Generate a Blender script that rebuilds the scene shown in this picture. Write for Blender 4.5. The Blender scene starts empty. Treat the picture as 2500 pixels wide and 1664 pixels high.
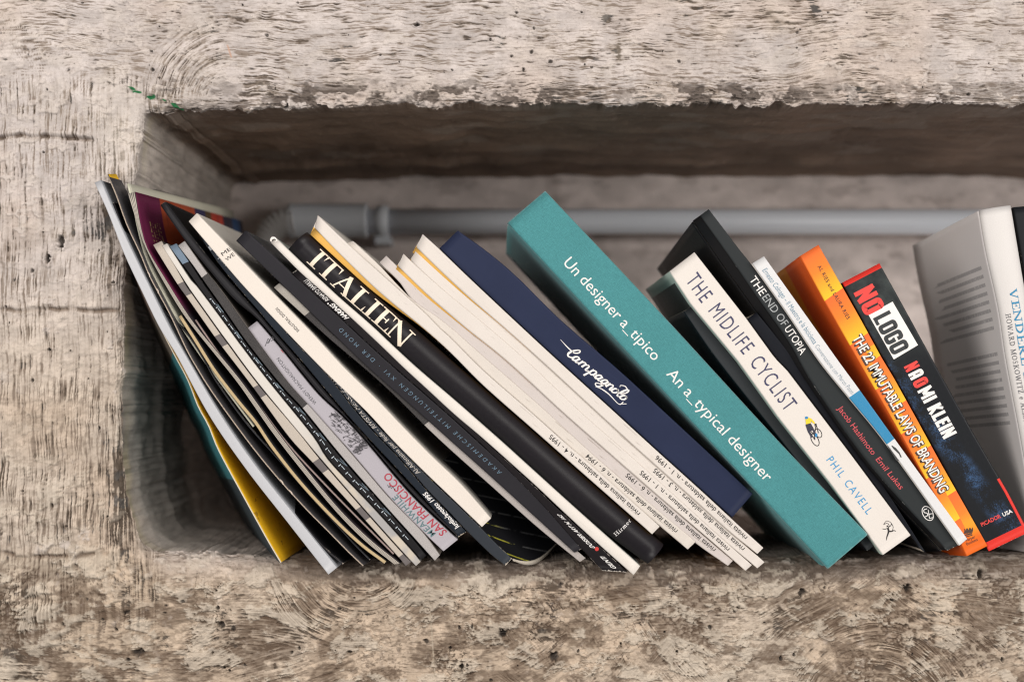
import bpy, bmesh, math, random
import numpy as np
from mathutils import Vector

random.seed(7)
SC = bpy.context.scene
COL = SC.collection

# ------------------------------------------------------------------ camera, world, lamps, exposure
D = 0.9                       # lens to wall face, metres
S = 0.00025                   # metres per photo pixel at the wall face
VU, VV = 1250.0, 950.0        # where the depth lines meet
ZC = (832 - VV) * S

cam_d = bpy.data.cameras.new('camera')
cam = bpy.data.objects.new('camera', cam_d)
COL.objects.link(cam)
cam.location = (0, -D, ZC)
cam.rotation_euler = (math.radians(90), 0, 0)
cam_d.sensor_width = 36
cam_d.lens = 36 * D / (2500 * S)
cam_d.shift_y = (VV - 832) / 2500
cam_d.clip_start = 0.01
cam_d.clip_end = 50
cam_d.dof.use_dof = True
cam_d.dof.focus_distance = 0.885
cam_d.dof.aperture_fstop = 4.0
SC.camera = cam

W = bpy.data.worlds.new('World')
SC.world = W
W.use_nodes = True
bg = W.node_tree.nodes['Background']
bg.inputs['Color'].default_value = (0.93, 0.95, 1.0, 1)
bg.inputs['Strength'].default_value = 0.30


def area(name, loc, target, sx, sy, power, col):
    d = bpy.data.lights.new(name, 'AREA')
    d.shape = 'RECTANGLE'
    d.size, d.size_y, d.energy, d.color = sx, sy, power, col
    o = bpy.data.objects.new(name, d)
    COL.objects.link(o)
    o.location = loc
    o.rotation_euler = (Vector(target) - Vector(loc)).to_track_quat('-Z', 'Y').to_euler()
    return o


area('daylight_lamp', (0.10, -2.1, 1.15), (0.0, 0.0, 0.0), 2.4, 1.1, 44, (1.0, 0.955, 0.905))
area('side_fill_left', (-2.15, -1.9, 0.30), (0.0, 0.1, 0.0), 1.3, 1.5, 62, (1.0, 0.955, 0.91))  # added fill from the left, brightens the niche interior and back wall
area('side_fill_right', (2.15, -1.9, 0.30), (0.0, 0.1, 0.0), 1.3, 1.5, 56, (1.0, 0.955, 0.91))  # matching added fill from the right, also for the niche interior

SC.view_settings.view_transform = 'Standard'
SC.view_settings.look = 'None'
SC.view_settings.exposure = -0.14
SC.view_settings.gamma = 1.0
SC.view_settings.use_curve_mapping = False
SC.render.engine = 'CYCLES'
SC.cycles.use_denoising = True
SC.cycles.denoising_prefilter = 'NONE'
SC.cycles.denoising_input_passes = 'RGB_ALBEDO_NORMAL'
SC.cycles.use_adaptive_sampling = False
SC.cycles.sample_clamp_indirect = 4.0
SC.cycles.filter_width = 1.2
SC.cycles.max_bounces = 8
SC.cycles.diffuse_bounces = 5


# ------------------------------------------------------------------ helpers
def P(u, v, y=0.0):
    """photo pixel on the plane at depth y -> point"""
    k = S * (D + y) / D
    return np.stack([(np.asarray(u, float) - VU) * k,
                     np.asarray(y, float) + 0 * np.asarray(u, float),
                     ZC + (VV - np.asarray(v, float)) * k], -1)


def lin(c):
    def f(x):
        x /= 255.0
        return x / 12.92 if x <= 0.04045 else ((x + 0.055) / 1.055) ** 2.4
    return tuple(f(x) for x in c)


def thing(name, label, cat, loc, group=None):
    o = bpy.data.objects.new(name, None)
    o.empty_display_size = 0.01
    COL.objects.link(o)
    o.location = loc
    o['label'] = label
    o['category'] = cat
    if group:
        o['group'] = group
    return o


def link_mesh(name, verts, faces, mats, parent=None, midx=None, uvs=None, smooth=True, colors=None):
    me = bpy.data.meshes.new(name)
    verts = np.asarray(verts, float)
    if parent is not None:
        verts = verts - np.array(parent.location)
    if isinstance(faces, np.ndarray):
        nf, k = faces.shape
        me.vertices.add(len(verts))
        me.vertices.foreach_set('co', verts.astype(np.float32).ravel())
        me.loops.add(nf * k)
        me.loops.foreach_set('vertex_index', faces.astype(np.int32).ravel())
        me.polygons.add(nf)
        me.polygons.foreach_set('loop_start', np.arange(0, nf * k, k, dtype=np.int32))
        me.update(calc_edges=True)
        me.validate()
    else:
        me.from_pydata([tuple(v) for v in verts], [], faces)
        me.update()
    for m in (mats if isinstance(mats, (list, tuple)) else [mats]):
        me.materials.append(m)
    n = len(me.polygons)
    if midx is not None:
        me.polygons.foreach_set('material_index', np.asarray(midx, np.int32))
    me.polygons.foreach_set('use_smooth', np.full(n, smooth))
    if uvs is not None:                       # dict name -> per-vertex (n,2)
        li = np.zeros(len(me.loops), np.int32)
        me.loops.foreach_get('vertex_index', li)
        for nm, uv in uvs.items():
            l = me.uv_layers.new(name=nm)
            l.data.foreach_set('uv', np.asarray(uv, np.float32)[li].ravel())
    if colors is not None:
        a = me.color_attributes.new('Tint', 'FLOAT_COLOR', 'POINT')
        c = np.ones((len(verts), 4), np.float32)
        c[:, :3] = colors
        a.data.foreach_set('color', c.ravel())
    o = bpy.data.objects.new(name, me)
    COL.objects.link(o)
    if parent is not None:
        o.parent = parent
    return o


# ---- numpy noise
def _h(ix, iy, seed):
    h = (ix.astype(np.int64) * 374761393 + iy.astype(np.int64) * 668265263 + seed * 1442695041) & 0xFFFFFFFF
    h = ((h ^ (h >> 13)) * 1274126177) & 0xFFFFFFFF
    h = ((h ^ (h >> 16)) * 2246822519) & 0xFFFFFFFF
    return ((h ^ (h >> 15)) & 0xFFFFFF) / float(0xFFFFFF)


def vnoise(x, y, seed=0):
    ix, iy = np.floor(x), np.floor(y)
    fx, fy = x - ix, y - iy
    fx = fx * fx * fx * (fx * (fx * 6 - 15) + 10)
    fy = fy * fy * fy * (fy * (fy * 6 - 15) + 10)
    ix = ix.astype(np.int64)
    iy = iy.astype(np.int64)
    a, b = _h(ix, iy, seed), _h(ix + 1, iy, seed)
    c, d = _h(ix, iy + 1, seed), _h(ix + 1, iy + 1, seed)
    return (a + (b - a) * fx) * (1 - fy) + (c + (d - c) * fx) * fy


def fbm(x, y, seed=0, octv=4, gain=0.5):
    s, amp, t = 0, 1.0, 0
    for i in range(octv):
        s = s + amp * vnoise(x * 2 ** i + 17.3 * i, y * 2 ** i - 9.1 * i, seed + i * 31)
        t += amp
        amp *= gain
    return s / t


def sst(e0, e1, x):
    t = np.clip((x - e0) / (e1 - e0), 0, 1)
    return t * t * (3 - 2 * t)


def worley(x, y, seed):
    """nearest cell id randoms and F2-F1"""
    ix, iy = np.floor(x).astype(np.int64), np.floor(y).astype(np.int64)
    f1 = np.full(x.shape, 9.0)
    f2 = np.full(x.shape, 9.0)
    cx = np.zeros(x.shape, np.int64)
    cy = np.zeros(x.shape, np.int64)
    for dx in (-1, 0, 1):
        for dy in (-1, 0, 1):
            jx, jy = ix + dx, iy + dy
            px = jx + _h(jx, jy, seed)
            py = jy + _h(jx, jy, seed + 5)
            d = np.hypot(x - px, y - py)
            n = d < f1
            f2 = np.where(n, f1, np.minimum(f2, d))
            cx = np.where(n, jx, cx)
            cy = np.where(n, jy, cy)
            f1 = np.where(n, d, f1)
    return f1, f2, cx, cy


# ------------------------------------------------------------------ materials
class NT:
    def __init__(self, name):
        self.m = bpy.data.materials.new(name)
        self.m.use_nodes = True
        self.t = self.m.node_tree
        self.b = self.t.nodes['Principled BSDF']

    def n(self, typ, **kw):
        nd = self.t.nodes.new(typ)
        for k, v in kw.items():
            setattr(nd, k, v)
        return nd

    def l(self, a, b):
        self.t.links.new(a, b)

    def math(self, op, a, b=None, clamp=False):
        nd = self.n('ShaderNodeMath', operation=op, use_clamp=clamp)
        for i, x in enumerate((a, b)):
            if x is None:
                continue
            if isinstance(x, (int, float)):
                nd.inputs[i].default_value = x
            else:
                self.l(x, nd.inputs[i])
        return nd.outputs[0]

    def uv(self, name):
        u = self.n('ShaderNodeUVMap', uv_map=name)
        return u.outputs[0]

    def noise(self, vec, scale, detail=3, rough=0.55, stretch=None):
        if stretch:
            mp = self.n('ShaderNodeMapping')
            mp.inputs['Scale'].default_value = stretch
            self.l(vec, mp.inputs['Vector'])
            vec = mp.outputs[0]
        nz = self.n('ShaderNodeTexNoise')
        nz.inputs['Scale'].default_value = scale
        nz.inputs['Detail'].default_value = detail
        nz.inputs['Roughness'].default_value = rough
        self.l(vec, nz.inputs['Vector'])
        return nz.outputs['Fac']

    def step(self, x, a, b):
        mr = self.n('ShaderNodeMapRange', interpolation_type='SMOOTHSTEP')
        mr.inputs['From Min'].default_value = a
        mr.inputs['From Max'].default_value = b
        self.l(x, mr.inputs['Value'])
        return mr.outputs[0]

    def mix(self, f, a, b, blend='MIX'):
        nd = self.n('ShaderNodeMix', data_type='RGBA', blend_type=blend)
        for i, x in ((0, f), (6, a), (7, b)):
            if isinstance(x, (int, float)):
                nd.inputs[i].default_value = x
            elif isinstance(x, tuple):
                nd.inputs[i].default_value = (*x[:3], 1)
            else:
                self.l(x, nd.inputs[i])
        return nd.outputs[2]

    def ramp(self, x, stops, interp='CONSTANT'):
        r = self.n('ShaderNodeValToRGB')
        r.color_ramp.interpolation = interp
        e = r.color_ramp.elements
        while len(e) < len(stops):
            e.new(0.5)
        for el, (p, c) in zip(e, stops):
            el.position = p
            el.color = (*c[:3], 1)
        self.l(x, r.inputs[0])
        return r.outputs[0]

    def bump(self, h, strength=0.3, dist=0.0005):
        b = self.n('ShaderNodeBump')
        b.inputs['Strength'].default_value = strength
        b.inputs['Distance'].default_value = dist
        self.l(h, b.inputs['Height'])
        self.l(b.outputs[0], self.b.inputs['Normal'])


_simple = {}


def ink(name, c, rough=0.5):
    """plain printed ink or small part"""
    k = (name, tuple(c))
    if k not in _simple:
        t = NT(name)
        g = t.n('ShaderNodeNewGeometry')
        z = t.noise(g.outputs['Position'], 900, 2)
        col = t.mix(t.math('MULTIPLY', z, 0.35), tuple(c), tuple(x * 0.7 + 0.02 for x in c))
        t.l(col, t.b.inputs['Base Color'])
        t.b.inputs['Roughness'].default_value = rough
        t.b.inputs['Specular IOR Level'].default_value = 0.3
        _simple[k] = t.m
    return _simple[k]


def print_mat(name, c, rough=0.45, var=0.10, wear=0.0, wearcol=(0.55, 0.49, 0.42), bands=None,
              grain=0.0, spec=0.12, dirt=0.0, bump=0.15, cross=False, extra=None, edge=1.0):
    """printed or bound spine and cover stock: bands along the spine, mottling, rubbed edges, specks, dirt"""
    t = NT(name)
    ab = t.uv('ab')
    mm = t.uv('mm')
    sep = t.n('ShaderNodeSeparateXYZ')
    t.l(ab, sep.inputs[0])
    a, b = sep.outputs[0], sep.outputs[1]
    if bands:
        col = t.ramp(a, bands)
    else:
        col = t.mix(0.0, tuple(c), tuple(c))
    if extra:
        col = extra(t, col, a, b, mm)
    big = t.noise(mm, 0.035, 3)
    col = t.mix(t.math('MULTIPLY', t.step(big, 0.3, 0.8), var), col, tuple(x * 0.45 for x in c))
    fine = t.noise(mm, 0.5, 4, 0.65)
    gr = t.noise(mm, 1.7, 3, 0.7)
    col = t.mix(t.math('MULTIPLY', t.step(gr, 0.35, 0.7), 0.16), col, tuple(x * 0.5 for x in c))
    sm = t.step(t.noise(mm, 0.22, 5, 0.7, (0.3, 1, 1)), 0.60, 0.80)
    col = t.mix(t.math('MULTIPLY', sm, 0.35), col, tuple(min(0.6, x * 1.35 + 0.006) for x in c))
    if grain:
        g = t.step(t.noise(mm, 2.2, 3, 0.7), 0.35, 0.65)
        col = t.mix(t.math('MULTIPLY', g, grain), col, (0.10, 0.09, 0.085))
    if dirt:
        sc = t.step(t.noise(mm, 1.0, 4, 0.7, (0.05, 0.55, 1)), 0.60, 0.72)
        col = t.mix(t.math('MULTIPLY', sc, dirt), col, (0.16, 0.12, 0.09))
        bl = t.step(t.noise(mm, 0.06, 4, 0.7, (0.5, 1, 1)), 0.55, 0.75)
        col = t.mix(t.math('MULTIPLY', bl, dirt * 0.7), col, (0.33, 0.25, 0.19))
    if wear:
        e = t.math('MULTIPLY', t.math('ABSOLUTE', t.math('SUBTRACT', b, 0.5)), 2.0)
        e = t.math('MULTIPLY', t.math('POWER', e, 10.0), edge)
        e = t.math('MAXIMUM', e, t.math('MULTIPLY', t.math('POWER', t.math('ABSOLUTE', t.math('SUBTRACT', t.math('MULTIPLY', a, 2.0), 1.0)), 90.0), 1.15))
        n1 = t.noise(mm, 0.55, 5, 0.75, (0.35, 1, 1))
        n2 = t.noise(mm, 0.045, 2)
        s = t.math('ADD', t.math('ADD', t.math('MULTIPLY', e, 0.30), n1), t.math('MULTIPLY', n2, 0.35))
        w = t.step(s, 1.12 - 0.27 * wear, 1.17 - 0.27 * wear)
        col = t.mix(t.math('MULTIPLY', w, 0.85), col, tuple(wearcol))
    t.l(col, t.b.inputs['Base Color'])
    r = t.math('ADD', t.math('MULTIPLY', fine, 0.25), rough - 0.12)
    t.l(r, t.b.inputs['Roughness'])
    t.b.inputs['Specular IOR Level'].default_value = spec
    if bump:
        h = t.math('ADD', t.math('MULTIPLY', big, 3.0), t.math('MULTIPLY', fine, 0.35))
        t.bump(h, bump, 0.0004)
    return t.m


def cloth_mat(name, c):
    t = NT(name)
    mm = t.uv('mm')
    sep = t.n('ShaderNodeSeparateXYZ')
    t.l(mm, sep.inputs[0])
    wv = []
    for o in (0, 1):
        s = t.math('SINE', t.math('MULTIPLY', sep.outputs[o], 9.5))
        wv.append(s)
    w = t.math('MULTIPLY', wv[0], wv[1])
    nz = t.noise(mm, 1.3, 3, 0.7)
    thr = t.noise(mm, 1.0, 3, 0.6, (0.25, 2.0, 1))
    thr2 = t.noise(mm, 1.0, 3, 0.6, (2.0, 0.25, 1))
    f = t.math('ADD', t.math('MULTIPLY', w, 0.16), t.math('ADD', t.math('MULTIPLY', nz, 0.5), t.math('MULTIPLY', t.math('ADD', thr, thr2), 0.35)))
    col = t.mix(t.step(f, 0.3, 0.95), tuple(x * 0.62 for x in c), tuple(min(1, x * 1.22 + 0.01) for x in c))
    ab = t.uv('ab')
    sp = t.n('ShaderNodeSeparateXYZ')
    t.l(ab, sp.inputs[0])
    ex = t.math('ABSOLUTE', t.math('SUBTRACT', t.math('MULTIPLY', sp.outputs[0], 2.0), 1.0))
    ey = t.math('ABSOLUTE', t.math('SUBTRACT', t.math('MULTIPLY', sp.outputs[1], 2.0), 1.0))
    e = t.math('ADD', t.math('POWER', ex, 120.0), t.math('POWER', ey, 26.0))
    rub = t.step(t.math('ADD', t.math('MULTIPLY', e, 0.6), t.noise(mm, 0.3, 4, 0.7)), 0.75, 1.15)
    col = t.mix(t.math('MULTIPLY', rub, 0.35), col, (0.30, 0.45, 0.42))
    bl = t.noise(mm, 0.03, 3)
    col = t.mix(t.math('MULTIPLY', t.step(bl, 0.35, 0.75), 0.16), col, tuple(x * 0.5 for x in c))
    t.l(col, t.b.inputs['Base Color'])
    t.b.inputs['Roughness'].default_value = 0.8
    t.b.inputs['Specular IOR Level'].default_value = 0.2
    t.b.inputs['Sheen Weight'].default_value = 0.15
    t.bump(f, 0.35, 0.0003)
    return t.m


def paper_mat():
    t = NT('page_edges')
    mm = t.uv('mm')
    z = t.noise(mm, 1.0, 3, 0.7, (0.04, 6.0, 1))
    col = t.mix(t.step(z, 0.3, 0.7), (0.42, 0.36, 0.28), (0.68, 0.62, 0.53))
    t.l(col, t.b.inputs['Base Color'])
    t.b.inputs['Roughness'].default_value = 0.8
    t.bump(z, 0.3, 0.0003)
    return t.m


PAPER = paper_mat()
BLACKC = print_mat('black_cover', (0.008, 0.008, 0.009), 0.45, wear=0.25)
WHITEC = print_mat('white_cover', (0.62, 0.58, 0.53), 0.5, dirt=0.15)


# ------------------------------------------------------------------ the wall
def wall_material():
    t = NT('worn_whitewash')
    at = t.n('ShaderNodeAttribute', attribute_name='Tint')
    g = t.n('ShaderNodeNewGeometry')
    p = g.outputs['Position']
    f1 = t.noise(p, 700, 4, 0.7)
    f2 = t.noise(p, 160, 4, 0.65)
    col = t.mix(t.math('MULTIPLY', t.step(f1, 0.52, 0.75), 0.45), at.outputs['Color'], (0.16, 0.12, 0.09))
    col = t.mix(t.math('MULTIPLY', t.step(f2, 0.55, 0.8), 0.25), col, (0.66, 0.58, 0.52))
    t.l(col, t.b.inputs['Base Color'])
    t.b.inputs['Roughness'].default_value = 0.72
    t.b.inputs['Specular IOR Level'].default_value = 0.12
    h = t.math('ADD', t.math('MULTIPLY', f1, 0.5), f2)
    t.bump(h, 0.6, 0.0006)
    return t.m


WALLM = wall_material()


def strokes(la, lb, seed):
    """thin brush bristle marks running along la; about uniform 0..1"""
    s = 0.42 * vnoise(la / 34, lb / 1.9, seed) + 0.30 * vnoise(la / 15, lb / 2.9, seed + 1) + 0.28 * vnoise(la / 80, lb / 2.3, seed + 2)
    return np.clip((s - 0.5) * 1.75 + 0.5, 0, 1)


def wall_fields(u, v):
    """relief (m, towards the room) and colour of the whitewashed face at photo-plane position u, v"""
    low = fbm(u / 240, v / 200, 5, 4)
    mid = fbm(u / 60, v / 45, 6, 4)
    lump = fbm(u / 25, v / 19, 8, 3)
    fin = fbm(u / 7, v / 6, 7, 2)
    wx = u + 70 * (fbm(u / 110, v / 110, 3, 3) - 0.5)
    wy = v + 70 * (fbm(u / 110, v / 110, 9, 3) - 0.5)
    w1 = 44 * (fbm(u / 300, v / 150, 13, 2) - 0.5) + 9 * (mid - 0.5) + 5 * (lump - .5)
    below = sst(1320, 1450, v)
    left = sst(430, 330, u + 40 * (mid - .5)) * sst(150, 215, v + 60 * (mid - .5)) * sst(1660, 1440, v)
    # --- bristle marks: level along the lintel, upright on the jamb, in crossing swathes below
    top = strokes(u, v + w1, 91)
    jam = strokes(v * 0.5, u * 0.85 + 0.22 * w1, 101)
    bot = 0
    ww = 0
    for k, cell in enumerate((300.0, 240.0)):
        f1, f2, cx, cy = worley(wx / cell + 3 * k, wy / cell * 1.5, 40 + k)
        r1, r2 = _h(cx, cy, 71 + k), _h(cx, cy, 72 + k)
        ang = (r1 - 0.5) * 0.6 + (r1 > 0.88) * 0.8
        ca, sa = np.cos(ang), np.sin(ang)
        du, dv = u - cx * cell, v - cy * cell
        la, lb = du * ca + dv * sa, -du * sa + dv * ca
        lb = lb + (r2 - 0.5) * 0.0016 * la * la + 0.6 * w1
        wgt = np.clip(f2 - f1, 0.02, 0.3) * (1 if k else 1.2)
        bot = bot + wgt * strokes(la, lb, 111 + 7 * k)
        ww = ww + wgt
    bot = np.clip((bot / ww - 0.5) * 0.8 + 0.14 * (lump - 0.5) + 0.16 * (fin - 0.5) + 0.52, 0, 1)
    st = top * (1 - below) + bot * below
    st = st * (1 - left) + jam * left
    # sweeping arcs of the brush, upper left and lower right
    for (cu, cv, r0, r1, r2, msk) in ((560, 245, 20, 60, 215, sst(590, 540, u) * sst(262, 225, v)),
                                      (2140, 1770, 60, 110, 250, v > 1400), 
                                      (880, 1330, 40, 90, 260, (v > 1420) * sst(1060, 980, u) * 1.0)):
        r = np.hypot(u - cu, v - cv) + 0.5 * w1
        th = np.arctan2(v - cv, u - cu) * 150
        am = sst(r2 + 25, r2 - 25, r) * sst(r0, r1, r) * msk
        st = st * (1 - am) + strokes(th, r, 121) * am
    # worm-like paint marks where it was dabbed rather than brushed
    worm = np.abs(2 * fbm(u / 12 + 3 * (mid - .5), v / 8, 141, 3) - 1)
    curly = sst(0.50, 0.62, fbm(u / 130, v / 90, 142, 3)) * (0.25 + 0.75 * below)
    st = st * (1 - 0.6 * curly) + 0.6 * curly * np.clip(0.08 + 2.4 * worm, 0, 1)
    # --- how worn: little above, much below
    wear = 0.05 * below + 0.10 * sst(420, 320, u) * sst(800, 1300, v) + 0.22 * (mid - 0.5) + 0.22 * (low - 0.5) \
        + 0.25 * (fbm(u / 90, v / 22, 16, 3) - 0.5)
    wear = wear + below * 0.24 * (fbm(u / 110, v / 60, 20, 4) - 0.5) * 2
    lip = sst(182, 222, v + 30 * (lump - .5)) * (v < 300) * sst(330, 400, u)
    wear = wear + lip * 0.10
    for (cu, cv, ru, rv, k) in ((255, 520, 34, 80, 0.42), (185, 575, 60, 16, 0.34), (735, 100, 30, 9, 0.36), (1480, 45, 16, 22, 0.5),
                                (1510, 120, 7, 50, 0.36), (1330, 1545, 36, 30, 0.5), (1300, 1480, 60, 26, 0.3),
                                (1985, 20, 12, 36, 0.45), (2040, 150, 46, 20, 0.3), (560, 50, 100, 26, 0.26),
                                (280, 1200, 22, 120, 0.3), (300, 1120, 14, 170, 0.36), (700, 1520, 160, 50, 0.14), (60, 1620, 90, 50, 0.2),
                                (1900, 1520, 50, 30, 0.36), (2200, 1530, 90, 60, 0.18), (1650, 1420, 60, 26, 0.26), (1360, 1410, 50, 22, 0.36),
                                (2150, 1420, 120, 20, 0.2), (1180, 60, 60, 40, 0.12), (1120, 70, 30, 20, 0.14), (830, 150, 30, 60, 0.15)):
        wear = wear + k * np.exp(-((u - cu) / ru) ** 2 - ((v - cv) / rv) ** 2) * (0.5 + 1.0 * fbm(u / 24, v / 24, 83, 2))
    soft = sst(0.30, 0.60, fbm(u / 70, v / 50, 15, 3))
    m1 = (0.68 * soft + 0.20) * sst(0.58 + 0.9 * wear, 0.22 + 0.9 * wear, st)              # thin dusty marks nearly everywhere
    g2 = 0.62 * st + 0.23 * lump + 0.15 * fin
    zone = 1 - below * (1 - sst(0.40, 0.58, fbm(u / 170, v / 80, 19, 4))) * 0.75
    m1 = m1 * (0.35 + 0.65 * zone)
    thr = 0.275 + 0.03 * below - 0.05 * (1 - zone) + 0.9 * wear
    m2 = 0.9 * sst(thr, thr - 0.10, g2)                          # bare dark plaster where it has worn through
    mot = fbm(u / 15, v / 9, 17, 4, 0.6)
    m3 = (0.10 + 0.52 * below + 0.35 * sst(420, 300, u) * sst(700, 1200, v)) * sst(0.535, 0.40, mot + 0.25 * (st - 0.5) - 0.35 * (mid - 0.5))
    # --- colours (albedo)
    one = np.ones_like(u)
    paint = np.stack([0.475 * one, 0.422 * one, 0.395 * one], -1)
    warm = sst(0.4, 0.65, fbm(u / 300, v / 260, 23, 3))[..., None]
    paint = paint * (1 - 0.12 * warm * np.array([0.2, 0.6, 1.0]))
    yel = np.clip(0.95 * below + 0.75 * sst(420, 300, u) * sst(500, 1000, v), 0, 1)[..., None]
    paint = paint * (1 - yel * np.array([0.02, 0.09, 0.235]))
    paint = paint * (0.86 + 0.20 * sst(0.3, 0.7, mid)[..., None] + 0.16 * (fin[..., None] - 0.5) + 0.20 * (lump[..., None] - 0.5))
    dust = np.array([0.165, 0.125, 0.096]) * (0.8 + 0.4 * low[..., None])
    grime = np.array([0.062, 0.046, 0.034]) * (0.7 + 0.7 * lump[..., None])
    cool = sst(0.62, 0.72, fbm(u / 34, v / 34, 33, 2))[..., None] * (1 - 0.5 * below[..., None])
    grime = grime * (1 - 0.6 * cool) + 0.6 * cool * np.array([0.04, 0.046, 0.050])
    col = paint * (1 - m1[..., None]) + dust * m1[..., None]
    d3 = np.array([0.15, 0.112, 0.082])
    col = col * (1 - 0.8 * m3[..., None]) + 0.8 * d3 * m3[..., None]
    col = col * (1 - m2[..., None]) + grime * m2[..., None]
    # brown stained plaster in patches below; dirt and books' shade painted along the sill
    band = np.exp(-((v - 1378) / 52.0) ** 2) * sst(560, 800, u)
    f1, f2, cx, cy = worley(wx / 120 + 40, wy / 85 + 3, 61)
    pr = _h(cx, cy, 62)
    stain_shade = (pr > 0.74) * sst(0.0, 0.16, f2 - f1) * (0.12 + 0.88 * below) * sst(0.38, 0.6, low + 0.25 * (mid - .5))
    stain_shade = np.maximum(stain_shade, 1.0 * band * sst(0.30, 0.55, fbm(u / 60, v / 30, 64, 4)))
    stain_shade = np.maximum(stain_shade, 0.95 * below * sst(0.46, 0.58, fbm(u / 95, v / 50, 65, 5, 0.6)))
    stain_shade = (0.90 * stain_shade * (0.55 + 0.6 * (1 - st)))[..., None]
    col = col * (1 - stain_shade) + stain_shade * np.array([0.098, 0.066, 0.045])
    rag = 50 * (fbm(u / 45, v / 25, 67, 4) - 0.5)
    foot = sst(1318, 1340, v) * sst(1432 + rag, 1392 + rag, v) * sst(640, 760, u + 2 * rag) * (1 - 0.45 * sst(2100, 2300, u))  # ragged dark band: dirty sill plus the books' shade, put into the colour
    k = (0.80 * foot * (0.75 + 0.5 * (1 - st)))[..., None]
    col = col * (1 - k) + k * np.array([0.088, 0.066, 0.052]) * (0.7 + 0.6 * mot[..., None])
    # thick dabs of fresher paint
    dab = sst(0.60, 0.74, fbm(u / 26, v / 18, 44, 3) + 0.12 * (fin - .5)) * sst(0.45, 0.62, fbm(u / 150, v / 150, 45, 2))
    col = col * (1 - 0.6 * dab[..., None]) + 0.6 * dab[..., None] * np.array([0.50, 0.44, 0.40]) * (1 - below[..., None] * np.array([0.10, 0.16, 0.28]))
    sm_n = fbm(wx / 70, wy / 36, 47, 5, 0.6) + 0.10 * (lump - 0.5) + 0.10 * (fin - 0.5) + 0.10 * (st - 0.5)
    smear = (0.25 + 0.75 * np.clip(below + 0.6 * sst(330, 200, u) * sst(1000, 1300, v), 0, 1)) * sst(0.55, 0.63, sm_n)
    k = (0.60 * smear * (0.55 + 0.6 * st))[..., None]
    col = col * (1 - k) + k * np.array([0.50, 0.435, 0.355])
    # --- relief
    h = 0.0030 * (low - 0.5) + 0.0013 * (mid - 0.5) + 0.0011 * (lump - 0.5) * (0.7 + curly + below * .6 + 0.6 * sst(400, 300, u) * sst(560, 800, v)) + 0.00034 * (st - 0.5) * (0.4 + soft) + 0.0006 * dab + 0.0010 * smear * sst(0.56, 0.68, sm_n)
    h = h + 0.00022 * (fin - 0.5) - 0.0003 * m2
    h = h * 1.45
    # crumbly lower lip of the lintel
    bl = fbm(u / 34, v / 24, 85, 4)
    pat = sst(0.40, 0.56, fbm(u / 110, v / 60, 86, 3))
    h = h + lip * (0.0056 * (bl - 0.45) + 0.0022 * (lump - .5)) * (0.6 + 0.8 * pat)
    ld = (lip * sst(0.55, 0.44, bl + 0.25 * (fin - .5)) * (0.45 + 0.5 * pat))[..., None]
    col = col * (1 - ld) + ld * np.array([0.10, 0.080, 0.068])
    # lumpy corner
    cc = np.exp(-((u - 300) / 70.0) ** 2 - ((v - 330) / 110.0) ** 2)
    h = h + cc * 0.006 * (fbm(u / 34, v / 30, 88, 3) - 0.45)
    col = col * (1 - 0.4 * cc[..., None]) + 0.4 * cc[..., None] * np.array([0.56, 0.50, 0.43])
    # joints of the block work
    def joint(h, col, vj, u0, u1, wob, dep):
        vv = vj + wob * (fbm(u / 60, u * 0 + vj, 77, 3) - 0.5)
        k = np.exp(-((v - vv) / 4.5) ** 2) * sst(u0 - 15, u0 + 15, u) * sst(u1 + 25, u1 - 25, u)
        k = k * (0.35 + 0.9 * sst(0.3, 0.6, vnoise(u / 22, v * 0 + vj, 78)))
        lipk = np.exp(-((v - vv + 11) / 7.0) ** 2) * sst(u0 - 15, u0 + 15, u) * sst(u1 + 25, u1 - 25, u)
        h = h - dep * k + 0.4 * dep * lipk
        kk = np.clip(k, 0, 1)[..., None] * 0.75
        return h, col * (1 - kk) + kk * np.array([0.15, 0.105, 0.075])
    h, col = joint(h, col, 340, -120, 222, 26, 0.0030)
    h, col = joint(h, col, 757, -120, 290, 16, 0.0018)
    h, col = joint(h, col, 1356, -120, 250, 22, 0.0018)
    # seam of an old board edge at upper right
    k = np.exp(-((u - (2010 + 0.10 * v + 10 * fbm(v / 40, v * 0, 12, 2))) / 9.0) ** 2) * (v < 200)
    h = h - 0.0012 * k
    # pits and blow holes
    rs = np.random.RandomState(11)
    pits = [(148, 590, 9), (116, 633, 8), (541, 1525, 10), (338, 1592, 11), (1227, 1545, 12), (1352, 1600, 13), (1018, 60, 7), (306, 1493, 6),
            (371, 126, 4), (375, 172, 4), (1250, 137, 4), (1298, 127, 4), (1278, 171, 4), (1343, 151, 4), (1420, 30, 4),
            (284, 1537, 6), (1128, 1624, 7), (1100, 1250 + 330, 5), (2390, 1400, 9), (1958, 1445, 8), (2215, 1436, 8), (700, 260, 6), (250, 470, 5)]
    for i in range(150):
        zone = rs.rand()
        if zone < 0.4:
            pits.append((rs.uniform(-50, 2550), rs.uniform(0, 240), rs.uniform(1.6, 3.6)))
        elif zone < 0.65:
            pits.append((rs.uniform(-50, 290), rs.uniform(200, 1664), rs.uniform(1.6, 4.5)))
        else:
            pits.append((rs.uniform(-50, 2550), rs.uniform(1420, 1690), rs.uniform(1.8, 4.8)))
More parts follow.
